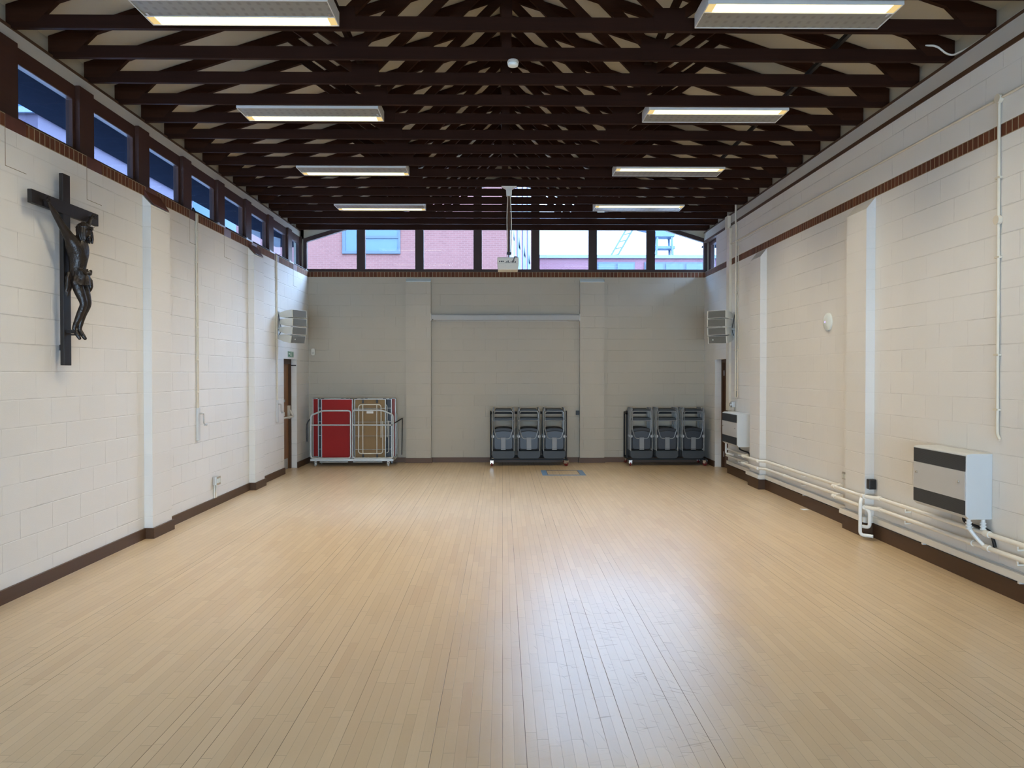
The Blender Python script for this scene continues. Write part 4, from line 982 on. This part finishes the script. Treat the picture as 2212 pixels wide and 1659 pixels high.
MB().box(1.6, 30, 45.0, 60, -0.2, 8.48).build('brick_wall', M['brick2'], t)
MB().box(1.5, 30.2, 44.9, 60.2, 8.44, 8.62).build('roof_edge', M['coping'], t)
for xa, xb in ((5.45, 7.65), (8.2, 11.7)):
    wd = MB().box(xa, xb, 44.93, 45.02, 7.0, 8.22).build('window', M['winblue'], t)
    m = MB(); n = 2 if xa < 6 else 3
    for q in range(n):
        ww = (xb-xa)/n; m.box(xa+ww*q+0.08, xa+ww*(q+1)-0.08, 44.90, 44.96, 7.1, 8.12)
    m.build('pane', M['panebl'], wd)
t = thing('rooftop_mast', 'hazy blue lattice mast with boxy cabin above the flat roof', 'mast', (9.75, 47.0, 8.72))
m = MB()
for x in (-0.55, 0.45):
    for y in (-0.4, 0.4): m.bar((x, y, 0), (x*0.85, y, 1.3), 0.12, 0.12, (0,1,0)); m.bar((x*0.6, y, 1.9), (x*0.6, y, 5.5), 0.10, 0.10, (0,1,0))
for k in range(5): m.bar((-0.33, -0.4, 2.0+0.7*k), (0.27, -0.4, 2.7+0.7*k), 0.07, 0.07, (0,1,0))
m.box(-0.7, 0.6, -0.4, 0.4, 0.55, 0.7)
m.build('lattice', M['mast'], t)
m = MB(); m.box(-0.6, 0.55, -0.5, 0.5, 1.25, 1.85); m.box(-0.95, 0.9, -0.5, 0.5, 1.85, 1.98); m.build('platform', M['mast'], t)
m = MB(); m.prism([(-1.55, 1.75), (-0.6, 1.55), (-0.5, 3.1), (-1.55, 3.1)], 'y', -0.5, 0.5); m.build('cabin', M['mast'], t)
m = MB(); m.bar((-3.3, 0, 0.0), (-2.2, 0, 1.9), 0.10, 0.10, (0,1,0)); m.bar((-2.9, 0, 0.0), (-1.8, 0, 1.9), 0.10, 0.10, (0,1,0))
for k in range(4): m.bar((-3.2+0.25*k, 0, 0.15+0.43*k), (-2.75+0.25*k, 0, 0.25+0.43*k), 0.06, 0.06, (0,1,0))
m.build('ladder_boom', M['mast'], t)
t = thing('neighbour_building', 'hazy mauve brick building seen through the left side windows', 'building', (0, 0, 0), 0, 'buildings outside')
MB().box(-40, -24.5, 41.5, 62, -0.2, 15.6).build('brick_wall', M['brick3'], t)
MB().box(-40.2, -24.3, 41.3, 62.2, 15.5, 15.8).build('roof_edge', M['coping'], t)
m = MB()
for k in range(5): m.box(-24.55, -24.45, 43.5+3.6*k, 45.2+3.6*k, 11.2, 12.9)
m.build('window', M['panebl'], t)
t = thing('terrace_building', 'lower mauve brick block beyond the left side windows', 'building', (0, 0, 0), 0, 'buildings outside')
MB().box(-40, -22.5, 63, 90, -0.2, 13.2).build('brick_wall', M['brick3'], t); MB().box(-40, -22.4, 62.9, 90, 13.1, 13.4).build('roof_edge', M['coping'], t)

# ------------------------------------------------------------------ light
w = bpy.data.worlds.new('overcast_sky'); SC.world = w; w.use_nodes = True
nt = w.node_tree; nt.nodes.clear()
tc = nt.nodes.new('ShaderNodeTexCoord'); sp = nt.nodes.new('ShaderNodeSeparateXYZ'); nt.links.new(tc.outputs['Generated'], sp.inputs[0])
mr = nt.nodes.new('ShaderNodeMapRange'); mr.interpolation_type = 'SMOOTHSTEP'
mr.inputs[1].default_value = -0.42; mr.inputs[2].default_value = -0.05; nt.links.new(sp.outputs[0], mr.inputs[0])
mx = nt.nodes.new('ShaderNodeMix'); mx.data_type = 'RGBA'; nt.links.new(mr.outputs[0], mx.inputs[0])
mx.inputs[6].default_value = (0.20, 0.50, 1.0, 1); mx.inputs[7].default_value = (2.15, 2.95, 4.3, 1)
hz = nt.nodes.new('ShaderNodeMapRange'); hz.interpolation_type = 'SMOOTHSTEP'; nt.links.new(sp.outputs[2], hz.inputs[0])
for q, lo_, hi_ in ((1, 0.34, 0.17), (2, 0.60, 0.40)):
    mm = nt.nodes.new('ShaderNodeMapRange'); nt.links.new(mr.outputs[0], mm.inputs[0]); mm.inputs[3].default_value = lo_; mm.inputs[4].default_value = hi_; nt.links.new(mm.outputs[0], hz.inputs[q])
pass; hz.inputs[3].default_value = 1.0; hz.inputs[4].default_value = 8.0
bg = nt.nodes.new('ShaderNodeBackground'); nt.links.new(mx.outputs[2], bg.inputs[0]); nt.links.new(hz.outputs[0], bg.inputs[1])
wo = nt.nodes.new('ShaderNodeOutputWorld'); nt.links.new(bg.outputs[0], wo.inputs[0])
la = bpy.data.lights.new('daylight_behind', 'AREA'); la.shape = 'RECTANGLE'; la.size = 7.0; la.size_y = 2.1; la.energy = 900; la.color = (0.60, 0.84, 1.08)
lo = bpy.data.objects.new('daylight_behind', la); COL.objects.link(lo); lo.location = (0.05, YB-5.0, 1.15); lo.rotation_euler = (PI/2, 0, 0); lo['kind'] = 'helper'

# ------------------------------------------------------------------ camera
cam = bpy.data.cameras.new('camera'); co = bpy.data.objects.new('camera', cam); COL.objects.link(co)
cam.sensor_fit = 'HORIZONTAL'; cam.sensor_width = 36.0; cam.lens = 36.0*1680/2212
cam.clip_start = 0.05; cam.clip_end = 500
yaw = math.atan((1106-1085.5)/1680); pitch = math.atan((829.5-806)/1680*math.cos(yaw))
co.location = (0, 0, 1.8); co.rotation_euler = (PI/2 - pitch, 0, -yaw)
SC.camera = co
SC.view_settings.view_transform = 'Standard'; SC.view_settings.look = 'None'; SC.view_settings.exposure = 0.25
cy = SC.cycles
cy.max_bounces = 6; cy.diffuse_bounces = 3; cy.glossy_bounces = 2; cy.transmission_bounces = 4; cy.transparent_max_bounces = 10
cy.sample_clamp_indirect = 6.0; cy.caustics_reflective = False; cy.caustics_refractive = False
cy.use_adaptive_sampling = True; cy.adaptive_threshold = 0.15; cy.adaptive_min_samples = 16
try: cy.use_denoising = True
except Exception: pass
